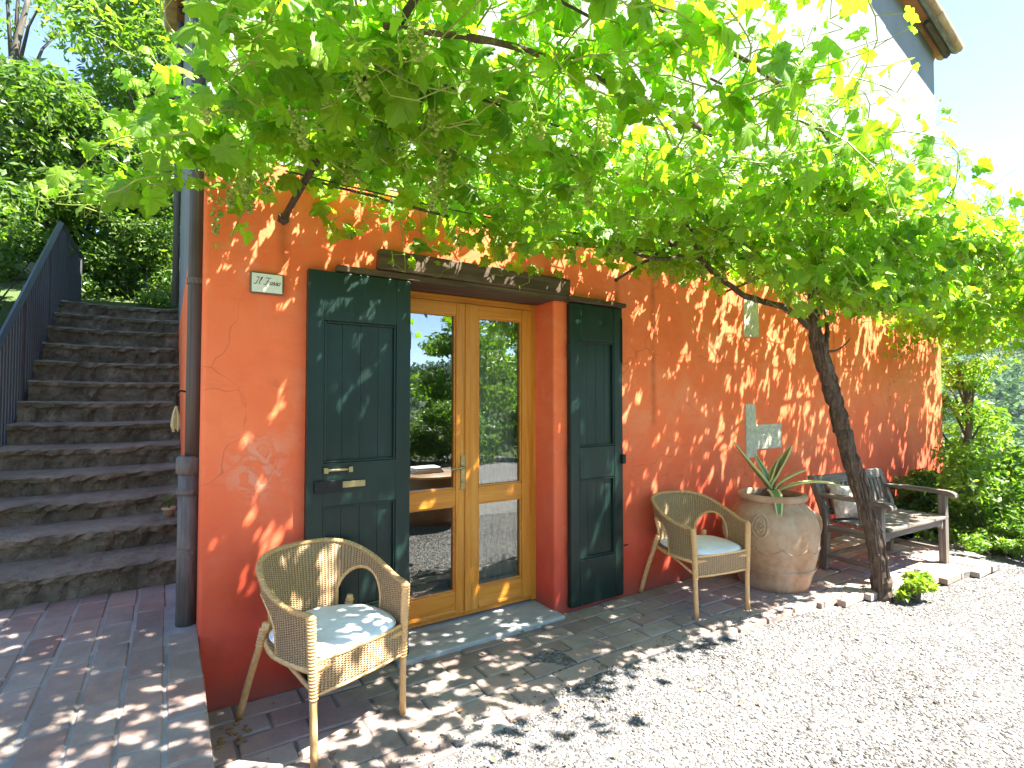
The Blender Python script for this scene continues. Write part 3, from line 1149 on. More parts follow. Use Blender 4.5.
# ------------------------------------------------------------------ stairs and handrail
st = thing("stone_staircase", "flight of worn dark stone steps climbing beside the house", "stairs", (-.45, 3.9, TZ))
ZS = [.544, .690, .83, .975, 1.14, 1.31, 1.49, 1.68, 1.885, 2.085, 2.295, 2.49, 2.68]
tr = .354
for i, z in enumerate(ZS):
    y0 = 3.9 + i * tr
    zb = TZ if i == 0 else ZS[i - 1]
    yb = y0 + tr + .06 if i < 12 else 10.2
    # one rough block: front edge subdivided and worn hollow in the middle
    m_ = 26
    xs = np.linspace(-1.04 - .004 * i + rng.uniform(-.015, .01), .098, m_)
    ridge = rng.normal(0, .005, m_)
    ridge = np.convolve(np.pad(ridge, 2, mode='edge'), np.ones(5) / 5, 'valid') * 1.8
    wear = -.014 * np.sin(np.clip((xs + 1.05) / 1.15, 0, 1) * pi)
    rows_ = [(y0 + .02, zb - .12), (y0 + .014, zb + .3 * (z - zb)), (y0 + .006, z - .050), (y0 - .016, z - .045), (y0 - .022, z - .012), (y0 - .006, z), (y0 + .08, z + .002), (yb, z + .002)]
    V, F = [], []
    for r_, (yy, zz) in enumerate(rows_):
        jn = rng.normal(0, .008, m_) if r_ < 7 else 0
        V.append(np.stack([xs, yy + ridge + jn, np.full(m_, zz) + (wear if r_ > 2 else 0) * (1 if r_ < 6 else .5) + jn * .5], -1))
    V = np.concatenate(V)
    for r_ in range(len(rows_) - 1):
        for c_ in range(m_ - 1):
            a = r_ * m_ + c_
            F.append((a, a + 1, a + m_ + 1, a + m_))
    # left cheek
    F.append(tuple(r_ * m_ for r_ in range(len(rows_))))
    mb = MB()
    mb.add(V - np.array([-.45, 3.9, TZ]), F)
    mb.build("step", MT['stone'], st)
mb = MB()
for i, z in enumerate(ZS):
    mb.box((-1.06, 3.93 + i * tr, -.1), (.09, 3.97 + (i + 1) * tr, (z - .16)))
o = mb.build("stair_core", MT['stone'], st)
o.location = (.45, -3.9, -TZ)

rl = thing("stair_railing", "dark blue grey iron railing along the open side of the stone stairs", "railing", (-1.1, 3.9, TZ))


def rail_z(y):
    return 3.6 - .645 * (8.15 - y)


RXX = -1.1
mb = MB()
y0 = 3.95
mb.tube([(RXX, y0, rail_z(y0)), (RXX, 8.15, 3.6), (RXX, 10.1, 3.6)], .030, 4)
o = mb.build("top_rail", MT['railmetal'], rl, loc=(1.1, -3.9, -TZ))
mb = MB()
mb.tube([(RXX, y0, rail_z(y0) - 1.02), (RXX, 8.15, 2.62), (RXX, 10.1, 2.68)], .016, 4)
mb.build("bottom_rail", MT['railbar'], rl, loc=(1.1, -3.9, -TZ))
yy = 4.0
kk = 0
while yy < 10.05:
    zt_ = rail_z(yy) if yy < 8.15 else 3.6
    zb_ = rail_z(yy) - 1.02 if yy < 8.15 else 2.66
    thick = kk % 12 == 0
    mb = MB()
    mb.tube([(RXX, yy, zb_ - (.1 if thick else 0)), (RXX, yy, zt_ - .02)], .018 if thick else .0095, 6)
    mb.build("post" if thick else "baluster", MT['railbar'], rl, loc=(1.1, -3.9, -TZ))
    yy += .098
    kk += 1

# flowerpot on the second step
fp = thing("flower_pot", "tiny terracotta pot with a sparse plant on a stair by the drainpipe", "flowerpot", (.02, 4.42, ZS[1] - .008))
mb = MB()
mb.lathe([(.028, 0), (.038, .055), (.043, .056), (.044, .072), (.038, .073), (.034, .060)], seg=20)
mb.build("pot", MT['terra'], fp, smooth=True)
mb = MB()
for i in range(14):
    a = rng.uniform(0, 2 * pi)
    e = np.array([cos(a) * rng.uniform(.02, .06), sin(a) * rng.uniform(.02, .06), rng.uniform(.11, .17)])
    mb.tube([(0, 0, .06), e * .5 + [0, 0, .05], e], [.002, .002, .0006], 4)
    d = np.array([cos(a), sin(a), .3]) * .022
    s_ = np.array([-sin(a), cos(a), 0]) * .009
    mb.add([e, e + d * .5 + s_, e + d, e + d * .5 - s_], [(0, 1, 2, 3)], float(rng.uniform(0, 1)))
mb.build("plant", MT['hedgeleaf'], fp)
# straw tassel on the side wall
ts = thing("straw_tassel", "pale straw tassel hanging from a black hook beside the drainpipe", "tassel", (.05, 3.36, 1.52))
mb = MB()
mb.tube([(.05, 0, .02), (.01, 0, .03), (-.012, 0, .015), (-.012, 0, -.005)], .006, 6)
mb.tube([(-.012, 0, .0), (-.012, 0, -.05)], [.016, .012], 8)
mb.build("hook", MT['black'], ts)
mb = MB()
for i in range(26):
    a = rng.uniform(0, 2 * pi)
    r_ = rng.uniform(.006, .03)
    mb.tube([(-.012, 0, -.045), (-.012 + cos(a) * r_ * .7, sin(a) * r_ * .7, -.10), (-.012 + cos(a) * r_, sin(a) * r_, -.17 + rng.uniform(-.02, .02))], .0022, 4)
mb.build("straw", MT['straw'], ts)


# ------------------------------------------------------------------ wicker armchairs
def make_chair(label, loc, rz):
    """origin at the middle of the front legs, facing local -y"""
    t = thing("wicker_armchair", label, "armchair", loc, rz, "wicker armchairs on the porch")
    # plan of the wrap-around back: a horseshoe
    plan = spline([(-.262, .0), (-.290, .16), (-.285, .31), (-.215, .455), (-.09, .52), (0, .53), (.09, .52), (.215, .455), (.285, .31), (.290, .16), (.262, .0)], 97)
    seg = np.linalg.norm(np.diff(plan, axis=0), axis=1)
    s = np.concatenate([[0], np.cumsum(seg)])
    Ls = s[-1]
    u = s / Ls
    top = .608 + .145 * smooth(.04, .42, np.minimum(u, 1 - u)) + .0 * u
    seat_z = .415
    nrm = np.stack([np.gradient(plan[:, 1]), -np.gradient(plan[:, 0])], -1)
    nrm /= np.linalg.norm(nrm, axis=1)[:, None]
    out = -nrm if ((plan[48] + nrm[48] * .01)[1] < plan[48][1]) else nrm

    def pt(i, z):
        k_ = max(0, (z - seat_z) / .37)
        fl = .055 * k_ ** 1.3 * (0.35 + .65 * sin(pi * u[i]))
        p = plan[i] * np.array([.93, .97]) + out[i] * fl
        return np.array([p[0], p[1], z])
    # arched openings either side of the back panel
    def bottom(i):
        zb = seat_z - .03
        for c in (.262, .738):
            d = abs(u[i] - c) * Ls
            if d < .15:
                zb = seat_z - .0 + .205 * math.sqrt(max(0, 1 - (d / .15) ** 2)) ** .9
        return min(zb, top[i] - .05)
    nt = 14
    V, UV = [], []
    for i in range(97):
        zb = bottom(i)
        for j in range(nt):
            z = zb + (top[i] - zb) * j / (nt - 1)
            V.append(pt(i, z))
            UV.append((s[i], z))
    F = [(i * nt + j, (i + 1) * nt + j, (i + 1) * nt + j + 1, i * nt + j + 1) for i in range(96) for j in range(nt - 1)]
    mb = MB()
    mb.add(V, F, .5, UV)
    b = mb.build("backrest", MT['wicker'], t, smooth=True, uv=True)
    so = b.modifiers.new("solid", 'SOLIDIFY')
    so.thickness = .014
    so.offset = 0
    mb = MB()
    R_ = np.array([pt(i, top[i] + .004) for i in range(97)])
    mb.tube(R_, .0125, 8)
    # wrapping round the rim
    for i in range(0, 96, 1):
        a = R_[i]
        d = R_[i + 1] - R_[i]
        mb.tube([a, a + d * .45], .0142, 8)
    mb.build("rim", MT['rimcane'], t, smooth=True)
    for c in (.262, .738):
        ii = [i for i in range(97) if abs(u[i] - c) * Ls < .15]
        mb = MB()
        pts = [pt(ii[0], seat_z - .03)] + [pt(i, bottom(i) + .002) for i in ii] + [pt(ii[-1], seat_z - .03)]
        mb.tube(pts, .0105, 7)
        mb.build("arch_edge", MT['cane'], t, smooth=True)
    # seat: woven pan with a ring under it
    ring = [(p[0] * .93, p[1] * .97) for p in plan[::4]]
    mb = MB()
    cen = np.array([[0, .25, seat_z - .012]])
    rv = np.array([[x, y, seat_z - .008] for x, y in ring])
    nn = len(rv)
    mb.add(np.vstack([cen, rv]), [(0, i + 1, (i + 1) % nn + 1) for i in range(nn)], .5, np.vstack([cen, rv])[:, :2])
    mb.build("seat", MT['wicker'], t, uv=True)
    mb = MB()
    rr = np.vstack([rv - [0, 0, .02], rv[:1] - [0, 0, .02]])
    mb.tube(rr, .014, 8)
    mb.tube([(-.23, .03, .30), (-.235, .2, .355), (-.21, .40, .375)], .010, 7)
    mb.tube([(.23, .03, .30), (.235, .2, .355), (.21, .40, .375)], .010, 7)
    mb.build("seat_frame", MT['cane'], t, smooth=True)
    # woven apron under the front edge
    mb = MB()
    V, UV = [], []
    for i in range(25):
        x = -.225 + .45 * i / 24
        yb = -.012 * (1 - (x / .225) ** 2)
        for j in range(7):
            z = .285 + .135 * j / 6
            V.append((x, yb, z))
            UV.append((x, z))
    mb.add(V, [(i * 7 + j, (i + 1) * 7 + j, (i + 1) * 7 + j + 1, i * 7 + j + 1) for i in range(24) for j in range(6)], .5, UV)
    ap = mb.build("apron", MT['wicker'], t, smooth=True, uv=True)
    so = ap.modifiers.new("solid", 'SOLIDIFY')
    so.thickness = .012
    so.offset = 0
    mb = MB()
    for z in (.285, .42):
        mb.tube([(-.225, 0, z), (-.1, -.013, z), (.1, -.013, z), (.225, 0, z)], .009, 7)
    mb.build("apron_rail", MT['cane'], ap, smooth=True)
    for sx in (-1, 1):
        mb = MB()
        mb.tube(spline([(sx * .232, -.005, 0), (sx * .235, .0, .2), (sx * .240, .0, .42), (sx * .249, .002, .57), (sx * .252, .01, .612)], 14), [.016] * 5 + [.018] * 9, 10)
        for z in np.linspace(.27, .60, 24):
            x = sx * (.235 + .017 * (z - .27) / .35)
            mb.tube([(x, 0, z), (x, 0, z + .008)], .0205, 8)
        mb.build("leg", MT['cane'], t, smooth=True)
        mb = MB()
        mb.tube(spline([(sx * .268, .575, 0), (sx * .245, .52, .20), (sx * .228, .44, .40), (sx * .226, .415, .47)], 10), .0165, 10)
        for z in np.linspace(.36, .44, 6):
            y = .44 + (.40 - z) * .4
            mb.tube([(sx * .23, y, z), (sx * .23, y, z + .008)], .022, 8)
        mb.build("leg", MT['cane'], t, smooth=True)
    return t


def make_cushion(name, label, loc, rz, group=None, cat="cushion"):
    mb = MB()
    V, F = [], []
    na, nr = 40, 9
    prof = [(0, .038), (.35, .037), (.68, .036), (.90, .033), (.985, .025), (1.0, .015), (.985, .005), (.85, .0), (0, 0)]
    for k_, (r_, z_) in enumerate(prof):
        for j in range(na):
            a = 2 * pi * j / na
            sx = abs(cos(a)) ** .6 * math.copysign(1, cos(a)) * .258
            sy = abs(sin(a)) ** .6 * math.copysign(1, sin(a)) * .238
            if sin(a) > 0:
                sx *= 1 - .12 * sin(a)
            wv = .004 * sin(a * 5 + r_ * 7) * r_ * (z_ > .02)
            V.append((sx * r_, sy * r_, z_ + wv + (.006 * cos(3 * a + 1) * r_ if z_ > .02 else 0)))
    for i in range(len(prof) - 1):
        for j in range(na):
            k2 = (j + 1) % na
            F.append((i * na + j, (i + 1) * na + j, (i + 1) * na + k2, i * na + k2))
    mb.add(V, F)
    ring = [(V[5 * na + j][0] * 1.005, V[5 * na + j][1] * 1.005, V[5 * na + j][2]) for j in range(na + 1) if j < na] 
    ring.append(ring[0])
    mb.tube(ring, .004, 6, False)
    o = mb.build(name, MT['cloth'], smooth=True, loc=loc, rz=rz)
    return tag(o, label, cat, group)


def local(loc, rz, p):
    c, s_ = cos(rz), sin(rz)
    return (loc[0] + c * p[0] - s_ * p[1], loc[1] + s_ * p[0] + c * p[1], loc[2] + p[2])


c1, r1 = (.745, 2.376, 0), math.atan2(.142, .417)
c2, r2 = (3.29, 2.355, 0), math.atan2(-.085, .465)
make_chair("wicker tub armchair in front of the left green shutter, white pad on its seat", c1, r1)
make_chair("wicker tub armchair standing beside the big terracotta jar", c2, r2)
make_cushion("seat_cushion", "white seat cushion on the wicker armchair by the left shutter", local(c1, r1, (0, .225, .412)), r1, "cushions on the wicker armchairs")
make_cushion("seat_cushion", "white seat cushion on the wicker armchair beside the terracotta jar", local(c2, r2, (0, .225, .412)), r2, "cushions on the wicker armchairs")

# ------------------------------------------------------------------ terracotta jar with agave
jl = (4.19, 2.52, 0)
jar = thing("terracotta_jar", "large bulbous terracotta oil jar with handles and a moulded medallion, beside the wicker armchair", "jar", jl, rad(-6))
ctrl = [(.250, 0), (.266, .03), (.285, .10), (.304, .150), (.314, .160), (.314, .172), (.306, .180), (.328, .27), (.340, .355), (.343, .43), (.334, .52), (.304, .595),
        (.262, .645), (.240, .665), (.234, .682), (.256, .692), (.264, .712), (.256, .735), (.222, .738), (.212, .70), (.20, .66), (.0, .655)]
JZ, JR_ = [c[1] for c in ctrl[:15]], [c[0] for c in ctrl[:15]]
mb = MB()


def scallop(r, z, a):
    k_ = smooth(.30, .335, z) * (1 - smooth(.345, .352, z))
    return r + .010 * float(k_) * (1 if z < .349 else 0) * (0.6 + .4 * abs(sin(a * 7)))


prof = spline(ctrl, 110)
mb.lathe([(max(r, 0.001), z) for r, z in prof], seg=72)
mb.build("body", MT['terra'], jar, smooth=True)
# swagged moulding round the belly
mb = MB()
for k_ in range(11):
    pts = []
    for q in np.linspace(0, 1, 9):
        a = 2 * pi * (k_ + q) / 11
        z = .355 - .045 * sin(pi * q)
        pts.append((cos(a) * np.interp(z, JZ, JR_), sin(a) * np.interp(z, JZ, JR_), z))
    mb.tube(pts, .0085, 6)
mb.build("garland", MT['terra'], jar, smooth=True)
mb = MB()
am = rad(-158)
for rr_, th_ in ((.075, .012), (.05, .010)):
    pts = []
    for q in np.linspace(0, 2 * pi, 25):
        z = .52 + rr_ * 1.15 * sin(q)
        da = rr_ * .85 * cos(q) / .37
        r_ = np.interp(z, JZ, JR_)
        pts.append((cos(am + da) * r_, sin(am + da) * r_, z))
    mb.tube(pts, th_, 6, False)
for q in range(7):
    z = .485 + rng.uniform(0, .075)
    da = rng.uniform(-.08, .08)
    r_ = np.interp(z, JZ, JR_)
    c = np.array([cos(am + da) * r_, sin(am + da) * r_, z])
    mb.add(ICV * .016 + c, ICF)
mb.build("medallion", MT['terra'], jar, smooth=True)
for a in (rad(-25), rad(155)):
    mb = MB()
    pts = spline([(.305, .56), (.365, .552), (.398, .49), (.388, .41), (.355, .345), (.325, .31)], 16)
    mb.tube([(cos(a) * r_, sin(a) * r_, z) for r_, z in pts], [.026] * 6 + [.022] * 10, 10)
    mb.build("handle", MT['terra'], jar, smooth=True)
mb = MB()
sv = [(0, 0, .672)]
for j in range(30):
    a = 2 * pi * j / 30
    sv.append((cos(a) * .212, sin(a) * .212, .660 + rng.uniform(-.006, .012)))
mb.add(sv, [(0, 1 + j, 1 + (j + 1) % 30) for j in range(30)])
mb.build("soil", MT['soil'], jar)

ag = thing("agave_plant", "striped agave with a few curving leaves growing out of the terracotta jar", "plant", (jl[0], jl[1], .665))
mb = MB()
mb.lathe([(.075, 0), (.085, .04), (.07, .085), (.04, .11)], seg=16)
mb.build("stump", MT['treebark'], ag, smooth=True)


def blade(pts, w, name="leaf"):
    P = spline(pts, 22)
    n_ = len(P)
    T = np.gradient(P, axis=0)
    T /= np.linalg.norm(T, axis=1)[:, None]
    V, UV = [], []
    for i in range(n_):
        q = i / (n_ - 1)
        ww = w * (0.62 + .55 * sin(min(q * 2.2, 1) * pi / 2) - .25 * q) * (1 - q ** 3.2) + .001
        sd_ = np.cross(T[i], (0, 0, 1.0))
        sd_ /= np.linalg.norm(sd_) + 1e-9
        up = np.cross(sd_, T[i])
        for e in (-1, -.62, 0, .62, 1):
            V.append(P[i] + sd_ * e * ww + up * (.38 * ww * e * e))
            UV.append((e * .85, q))
    F = [(i * 5 + j, i * 5 + j + 1, (i + 1) * 5 + j + 1, (i + 1) * 5 + j) for i in range(n_ - 1) for j in range(4)]
    b = MB()
    b.add(V, F, .5, UV)
    o = b.build(name, MT['agave'], ag, smooth=True, uv=True)
    so = o.modifiers.new("solid", 'SOLIDIFY')
    so.thickness = .012
    return o


E1, C1 = np.array([.8387, -.5446]), np.array([-.5446, -.8387])


def bl_(pts, w):
    blade([(*(E1 * a * 1.12 + C1 * b), z * 1.22 if z > 0 else z) for a, b, z in pts], w * 1.08)


bl_([(0, 0, .07), (-.06, .0, .14), (-.17, .0, .27), (-.26, -.02, .40)], .040)
AGS = 1.0
bl_([(.0, .0, .08), (.03, .02, .17), (.08, .02, .28), (.16, -.02, .38)], .042)
bl_([(.01, .01, .07), (.06, .05, .14), (.13, .08, .19), (.20, .10, .225)], .034)
bl_([(.02, .01, .06), (.12, .06, .115), (.28, .10, .145), (.47, .12, .125)], .032)
bl_([(-.02, .02, .07), (-.04, .13, .085), (-.06, .24, .03), (-.08, .30, -.13)], .036)
bl_([(0, -.02, .07), (.0, -.07, .15), (-.03, -.13, .24), (-.05, -.17, .30)], .032)
bl_([(-.01, .0, .07), (-.01, .01, .14), (.01, .01, .22), (.05, .0, .29)], .026)

# ------------------------------------------------------------------ bench and pillow
bl = (5.50, 2.44, 0)
bn = thing("garden_bench", "weathered grey wooden garden bench with slatted back against the orange wall", "bench", bl, rad(-3))
bw, bd = 1.13, .44
hw = bw / 2
for sx in (-1, 1):
    x = sx * hw
    mb = MB()
    pts = [(x, .02, 0), (x, .0, .42), (x, .05, .62), (x, .12, .81)]
    P = spline(pts, 14)
    mb2 = MB()
    V, F = [], []
    for p in P:
        for dx, dy in ((-.03, -.03), (.03, -.03), (.03, .03), (-.03, .03)):
            V.append((p[0] + dx, p[1] + dy, p[2]))
    for i in range(13):
        for j in range(4):
            kx = (j + 1) % 4
            F.append((i * 4 + j, i * 4 + kx, (i + 1) * 4 + kx, (i + 1) * 4 + j))
    F += [(3, 2, 1, 0), (52, 53, 54, 55)]
    mb2.add(V, F)
    mb2.build("leg", MT['teak_z'], bn, bevel=.005)
    mb = MB()
    mb.box((x - .032, -bd - .03, 0), (x + .032, -bd + .03, .63))
    mb.build("leg", MT['teak_z'], bn, bevel=.006)
    # arm with a scrolled front end
    mb = MB()
    prof = [(.03, .635), (.03, .665), (-.20, .672), (-bd - .05, .668), (-bd - .105, .648), (-bd - .115, .615), (-bd - .085, .598), (-bd - .05, .625), (-bd + .02, .632)]
    n_ = len(prof)
    V = [(x - .042, y, z) for y, z in prof] + [(x + .042, y, z) for y, z in prof]
    F = [tuple(range(n_)), tuple(range(2 * n_ - 1, n_ - 1, -1))] + [(i, n_ + i, n_ + (i + 1) % n_, (i + 1) % n_) for i in range(n_)]
    mb.add(V, F)
    mb.build("armrest", MT['teak_y'], bn, bevel=.008)
    mb = MB()
    mb.box((x - .02, -bd + .031, .335), (x + .02, -.031, .40))
    mb.build("side_rail", MT['teak_y'], bn, bevel=.004)
    mb = MB()
    mb.box((x - .016, -bd + .031, .10), (x + .016, -.029, .135))
    mb.build("side_rail", MT['teak_y'], bn, bevel=.004)
mb = MB()
for i in range(6):
    y = -.01 - i * .083
    mb.box((-hw + .034 if i else -hw + .034, y - .072, .412 + .004 * (i == 5)), (hw - .034, y, .434 + .002 * i))
mb.build("seat", MT['teak_x'], bn, bevel=.005)
mb = MB()
ap = [(-hw + .033, .405), (-hw + .033, .30), (-hw + .08, .335), (-hw + .16, .350), (hw - .16, .350), (hw - .08, .335), (hw - .033, .30), (hw - .033, .405)]
mb.prism_y(ap, -bd - .014, -bd + .014)
mb.build("apron", MT['teak_x'], bn, bevel=.003)
bk = MB()


def back_y(z):
    return float(np.interp(z, [.42, .62, .90], [.0, .05, .12]))


V = []
for z0, z1, nm in ((.73, .81, "back_rail"), (.47, .52, "back_rail")):
    mb = MB()
    v = [(-hw + .031, back_y(z0) - .016, z0), (hw - .031, back_y(z0) - .016, z0), (hw - .031, back_y(z0) + .016, z0), (-hw + .031, back_y(z0) + .016, z0),
         (-hw + .031, back_y(z1) - .016, z1), (hw - .031, back_y(z1) - .016, z1), (hw - .031, back_y(z1) + .016, z1), (-hw + .031, back_y(z1) + .016, z1)]
    mb.add(v, [(0, 3, 2, 1), (4, 5, 6, 7), (0, 1, 5, 4), (1, 2, 6, 5), (2, 3, 7, 6), (3, 0, 4, 7)])
    mb.build(nm, MT['teak_x'], bn, bevel=.005)
mb = MB()
for i in range(15):
    x = -hw + .075 + i * (bw - .15) / 14
    z0, z1 = .521, .729
    v = []
    for z in (z0, z1):
        for dx, dy in ((-.022, -.007), (.022, -.007), (.022, .007), (-.022, .007)):
            v.append((x + dx, back_y(z) + dy, z))
    mb.add(v, [(0, 3, 2, 1), (4, 5, 6, 7), (0, 1, 5, 4), (1, 2, 6, 5), (2, 3, 7, 6), (3, 0, 4, 7)])
mb.build("back_slats", MT['teak_z'], bn)
mb = MB()
mb.box((-hw + .033, -.016, .10), (hw - .033, .016, .135))
mb.build("stretcher", MT['teak_x'], bn, bevel=.004)

# pillow leaning in the left corner of the bench
mb = MB()
N = 15
V, F = [], []
for s_ in (1, -1):
    for i in range(N):
        for j in range(N):
            a, b = i / (N - 1) * 2 - 1, j / (N - 1) * 2 - 1
            pin = 1 - .10 * (a * a) * (1 - b * b) * 0 - .07 * (abs(a) * abs(b))
            e = max(0, (1 - a ** 4) * (1 - b ** 4)) ** .5
            w_ = .012 * sin(a * 5 + b * 3) * e
            V.append((a * .17 * (1 - .08 * (1 - b * b)), s_ * (.068 * e) + w_, b * .16 * (1 - .08 * (1 - a * a)) + .16))
n2 = N * N
for s_ in (0, 1):
    for i in range(N - 1):
        for j in range(N - 1):
            q = (s_ * n2 + i * N + j, s_ * n2 + (i + 1) * N + j, s_ * n2 + (i + 1) * N + j + 1, s_ * n2 + i * N + j + 1)
            F.append(q if s_ == 0 else q[::-1])
mb.add(V, F)
pil = mb.build("pillow", MT['linen'], smooth=True)
pil.location = local(bl, rad(-3), (-.37, -.13, .437))
pil.rotation_euler = (rad(-24), rad(6), rad(-22))
tag(pil, "pale patterned pillow leaning in the corner of the garden bench behind the vine trunk", "pillow")

# ------------------------------------------------------------------ iron arms and wires that carry the vine
arms = [((.497, FY, 2.455), (.60, 2.40, 2.70), .018), ((2.895, FY, 2.43), (3.02, 2.35, 2.66), .011), ((4.17, FY, 2.455), (4.26, 2.30, 2.62), .011), ((6.6, FY, 2.455), (6.68, 2.30, 2.64), .011),
        ((8.7, FY, 2.455), (8.75, 2.30, 2.64), .011)]
tl = thing("vine_trellis", "rusty iron arms on the house wall with rods that carry the grapevine", "trellis", (4.5, FY, 2.455))
OFF = (-4.5, -FY, -2.455)
for a, b, r_ in arms:
    mb = MB()
    a, b = np.array(a), np.array(b)
    mb.tube([a - [0, -.04, 0], a, (a + b) / 2, b], r_, 6)
    mb.tube([b, (b[0] + .02, 1.15, b[2] + .04)], r_ * .8, 6)
    mb.add(ICV * r_ * 1.9 + a, ICF)
    mb.build("support_arm", MT['iron'], tl, loc=OFF)
for y, z in ((2.66, 2.60), (2.30, 2.67), (1.75, 2.69), (1.2, 2.70)):
    mb = MB()
    xs = np.linspace(.45, 9.2, 40)
    mb.tube([(x, y, z - .03 * abs(sin(x * 1.3))) for x in xs], .005, 5)
    mb.build("wire", MT['iron'], tl, loc=OFF)

# ------------------------------------------------------------------ the grapevine
vine = thing("grapevine", "old grapevine with a twisted trunk and a leafy canopy trained over the porch", "vine", (4.70, 1.93, -.05))
VO = np.array([4.70, 1.93, -.05])


def vbuild(mb, name, mat, **kw):
    return mb.build(name, mat, vine, loc=tuple(-VO), **kw)


tp = spline([(4.72, 1.93, -.12), (4.71, 1.94, .10), (4.67, 1.97, .45), (4.56, 2.01, .85), (4.43, 2.03, 1.15), (4.26, 2.03, 1.45), (4.07, 2.02, 1.75), (3.97, 2.02, 1.95), (3.93, 2.02, 2.10)], 60)
tw = rng.normal(0, .006, (60, 3))
tp = tp + np.cumsum(tw, 0) * .25 * np.array([1, 1, .2])
rad_t = np.interp(np.linspace(0, 1, 60), [0, .05, .3, .7, 1], [.088, .066, .056, .050, .046]) * (1 + .08 * rng.normal(size=60))
mb = MB()
mb.tube(tp, rad_t, 12, rough=.16)
# shaggy bark strips
for i in range(34):
    k0 = rng.integers(0, 46)
    a = rng.uniform(0, 2 * pi)
    ln = rng.integers(6, 13)
    pts = []
    for k_ in range(k0, min(k0 + ln, 59)):
        r_ = rad_t[k_] * 1.06
        pts.append(tp[k_] + np.array([cos(a + k_ * .05) * r_, sin(a + k_ * .05) * r_, 0]))
    if len(pts) > 3:
        mb.tube(pts, np.linspace(.011, .006, len(pts)), 4, rough=.3)
vbuild(mb, "trunk", MT['bark'])


def limb(ctrl, r0, r1, n_=30, name="limb"):
    P = spline(ctrl, n_)
    P = P + np.cumsum(rng.normal(0, .006, P.shape), 0) * .35
    P[0] = ctrl[0]
    b = MB()
    b.tube(P, np.linspace(r0, r1, n_) * (1 + .08 * rng.normal(size=n_)), 8, rough=.14)
    vbuild(b, name, MT['bark'])
    return P


T0 = tp[-1]
T1 = tp[44]
limbs = []
limbs.append(limb([T0 - [0, 0, .08], (3.75, 2.12, 2.16), (3.55, 2.30, 2.26), (3.40, 2.46, 2.45), (3.2, 2.5, 2.58), (2.6, 2.45, 2.64), (1.7, 2.40, 2.66), (.9, 2.35, 2.68), (.5, 2.3, 2.66)], .026, .009, 80))
limbs.append(limb([T0, (3.86, 2.0, 2.28), (3.7, 1.85, 2.5), (3.3, 1.7, 2.66), (2.6, 1.6, 2.70), (1.8, 1.5, 2.72), (1.0, 1.5, 2.70), (.55, 1.6, 2.68)], .030, .009, 70))
limbs.append(limb([T0, (4.0, 1.98, 2.25), (4.2, 1.9, 2.48), (4.8, 1.8, 2.62), (5.8, 1.75, 2.66), (7.0, 1.8, 2.66), (8.4, 1.9, 2.62), (9.2, 2.0, 2.5)], .034, .010, 70))
limbs.append(limb([T1, T1 + [.10, .03, .22], T1 + [.16, .06, .45], (4.45, 2.25, 2.45), (5.2, 2.45, 2.60), (6.5, 2.5, 2.62), (8.0, 2.5, 2.6), (9.0, 2.5, 2.5)], .018, .008, 60))
limbs.append(limb([T1 + [.03, 0, .12], T1 + [.16, -.02, .14], T1 + [.26, -.05, .22]], .010, .004, 10, "twig"))
limbs.append(limb([(3.2, 2.5, 2.58), (2.9, 2.55, 2.50), (2.6, 2.72, 2.56), (2.0, 2.78, 2.55), (1.3, 2.75, 2.56), (.6, 2.7, 2.58)], .016, .007, 50))
limbs.append(limb([(3.4, 2.46, 2.45), (3.05, 2.35, 2.52), (2.8, 2.2, 2.60), (2.2, 2.0, 2.66), (1.2, 1.95, 2.68)], .014, .007, 40))
limbs.append(limb([(3.7, 1.85, 2.5), (3.3, 1.5, 2.66), (2.4, 1.2, 2.72), (1.5, 1.1, 2.72), (.7, 1.15, 2.70)], .013, .006, 40))
limbs.append(limb([(4.2, 1.9, 2.48), (4.6, 1.5, 2.62), (5.6, 1.3, 2.68), (7.0, 1.35, 2.66)], .013, .006, 40))

# ---- leaves
half = [(.0, -.02), (.10, -.15), (.24, -.20), (.33, -.13), (.44, -.11), (.47, .02), (.555, .10), (.47, .17), (.455, .24), (.56, .33), (.60, .46), (.49, .47), (.41, .53),
        (.30, .50), (.31, .64), (.22, .72), (.17, .86), (.07, .90), (.0, 1.03)]
outl = np.array(half + [(-x, y) for x, y in half[-2:0:-1]])
NO = len(outl)
cen = np.array([0, .26])
inner = cen + (outl - cen) * .52
LT = np.vstack([[cen], inner, outl])
LF = [(0, 1 + i, 1 + (i + 1) % NO) for i in range(NO)]
LQ = [(1 + i, 1 + NO + i, 1 + NO + (i + 1) % NO, 1 + (i + 1) % NO) for i in range(NO)]
LTRI = np.array(LF + [(a, b, c) for a, b, c, d in LQ] + [(a, c, d) for a, b, c, d in LQ])


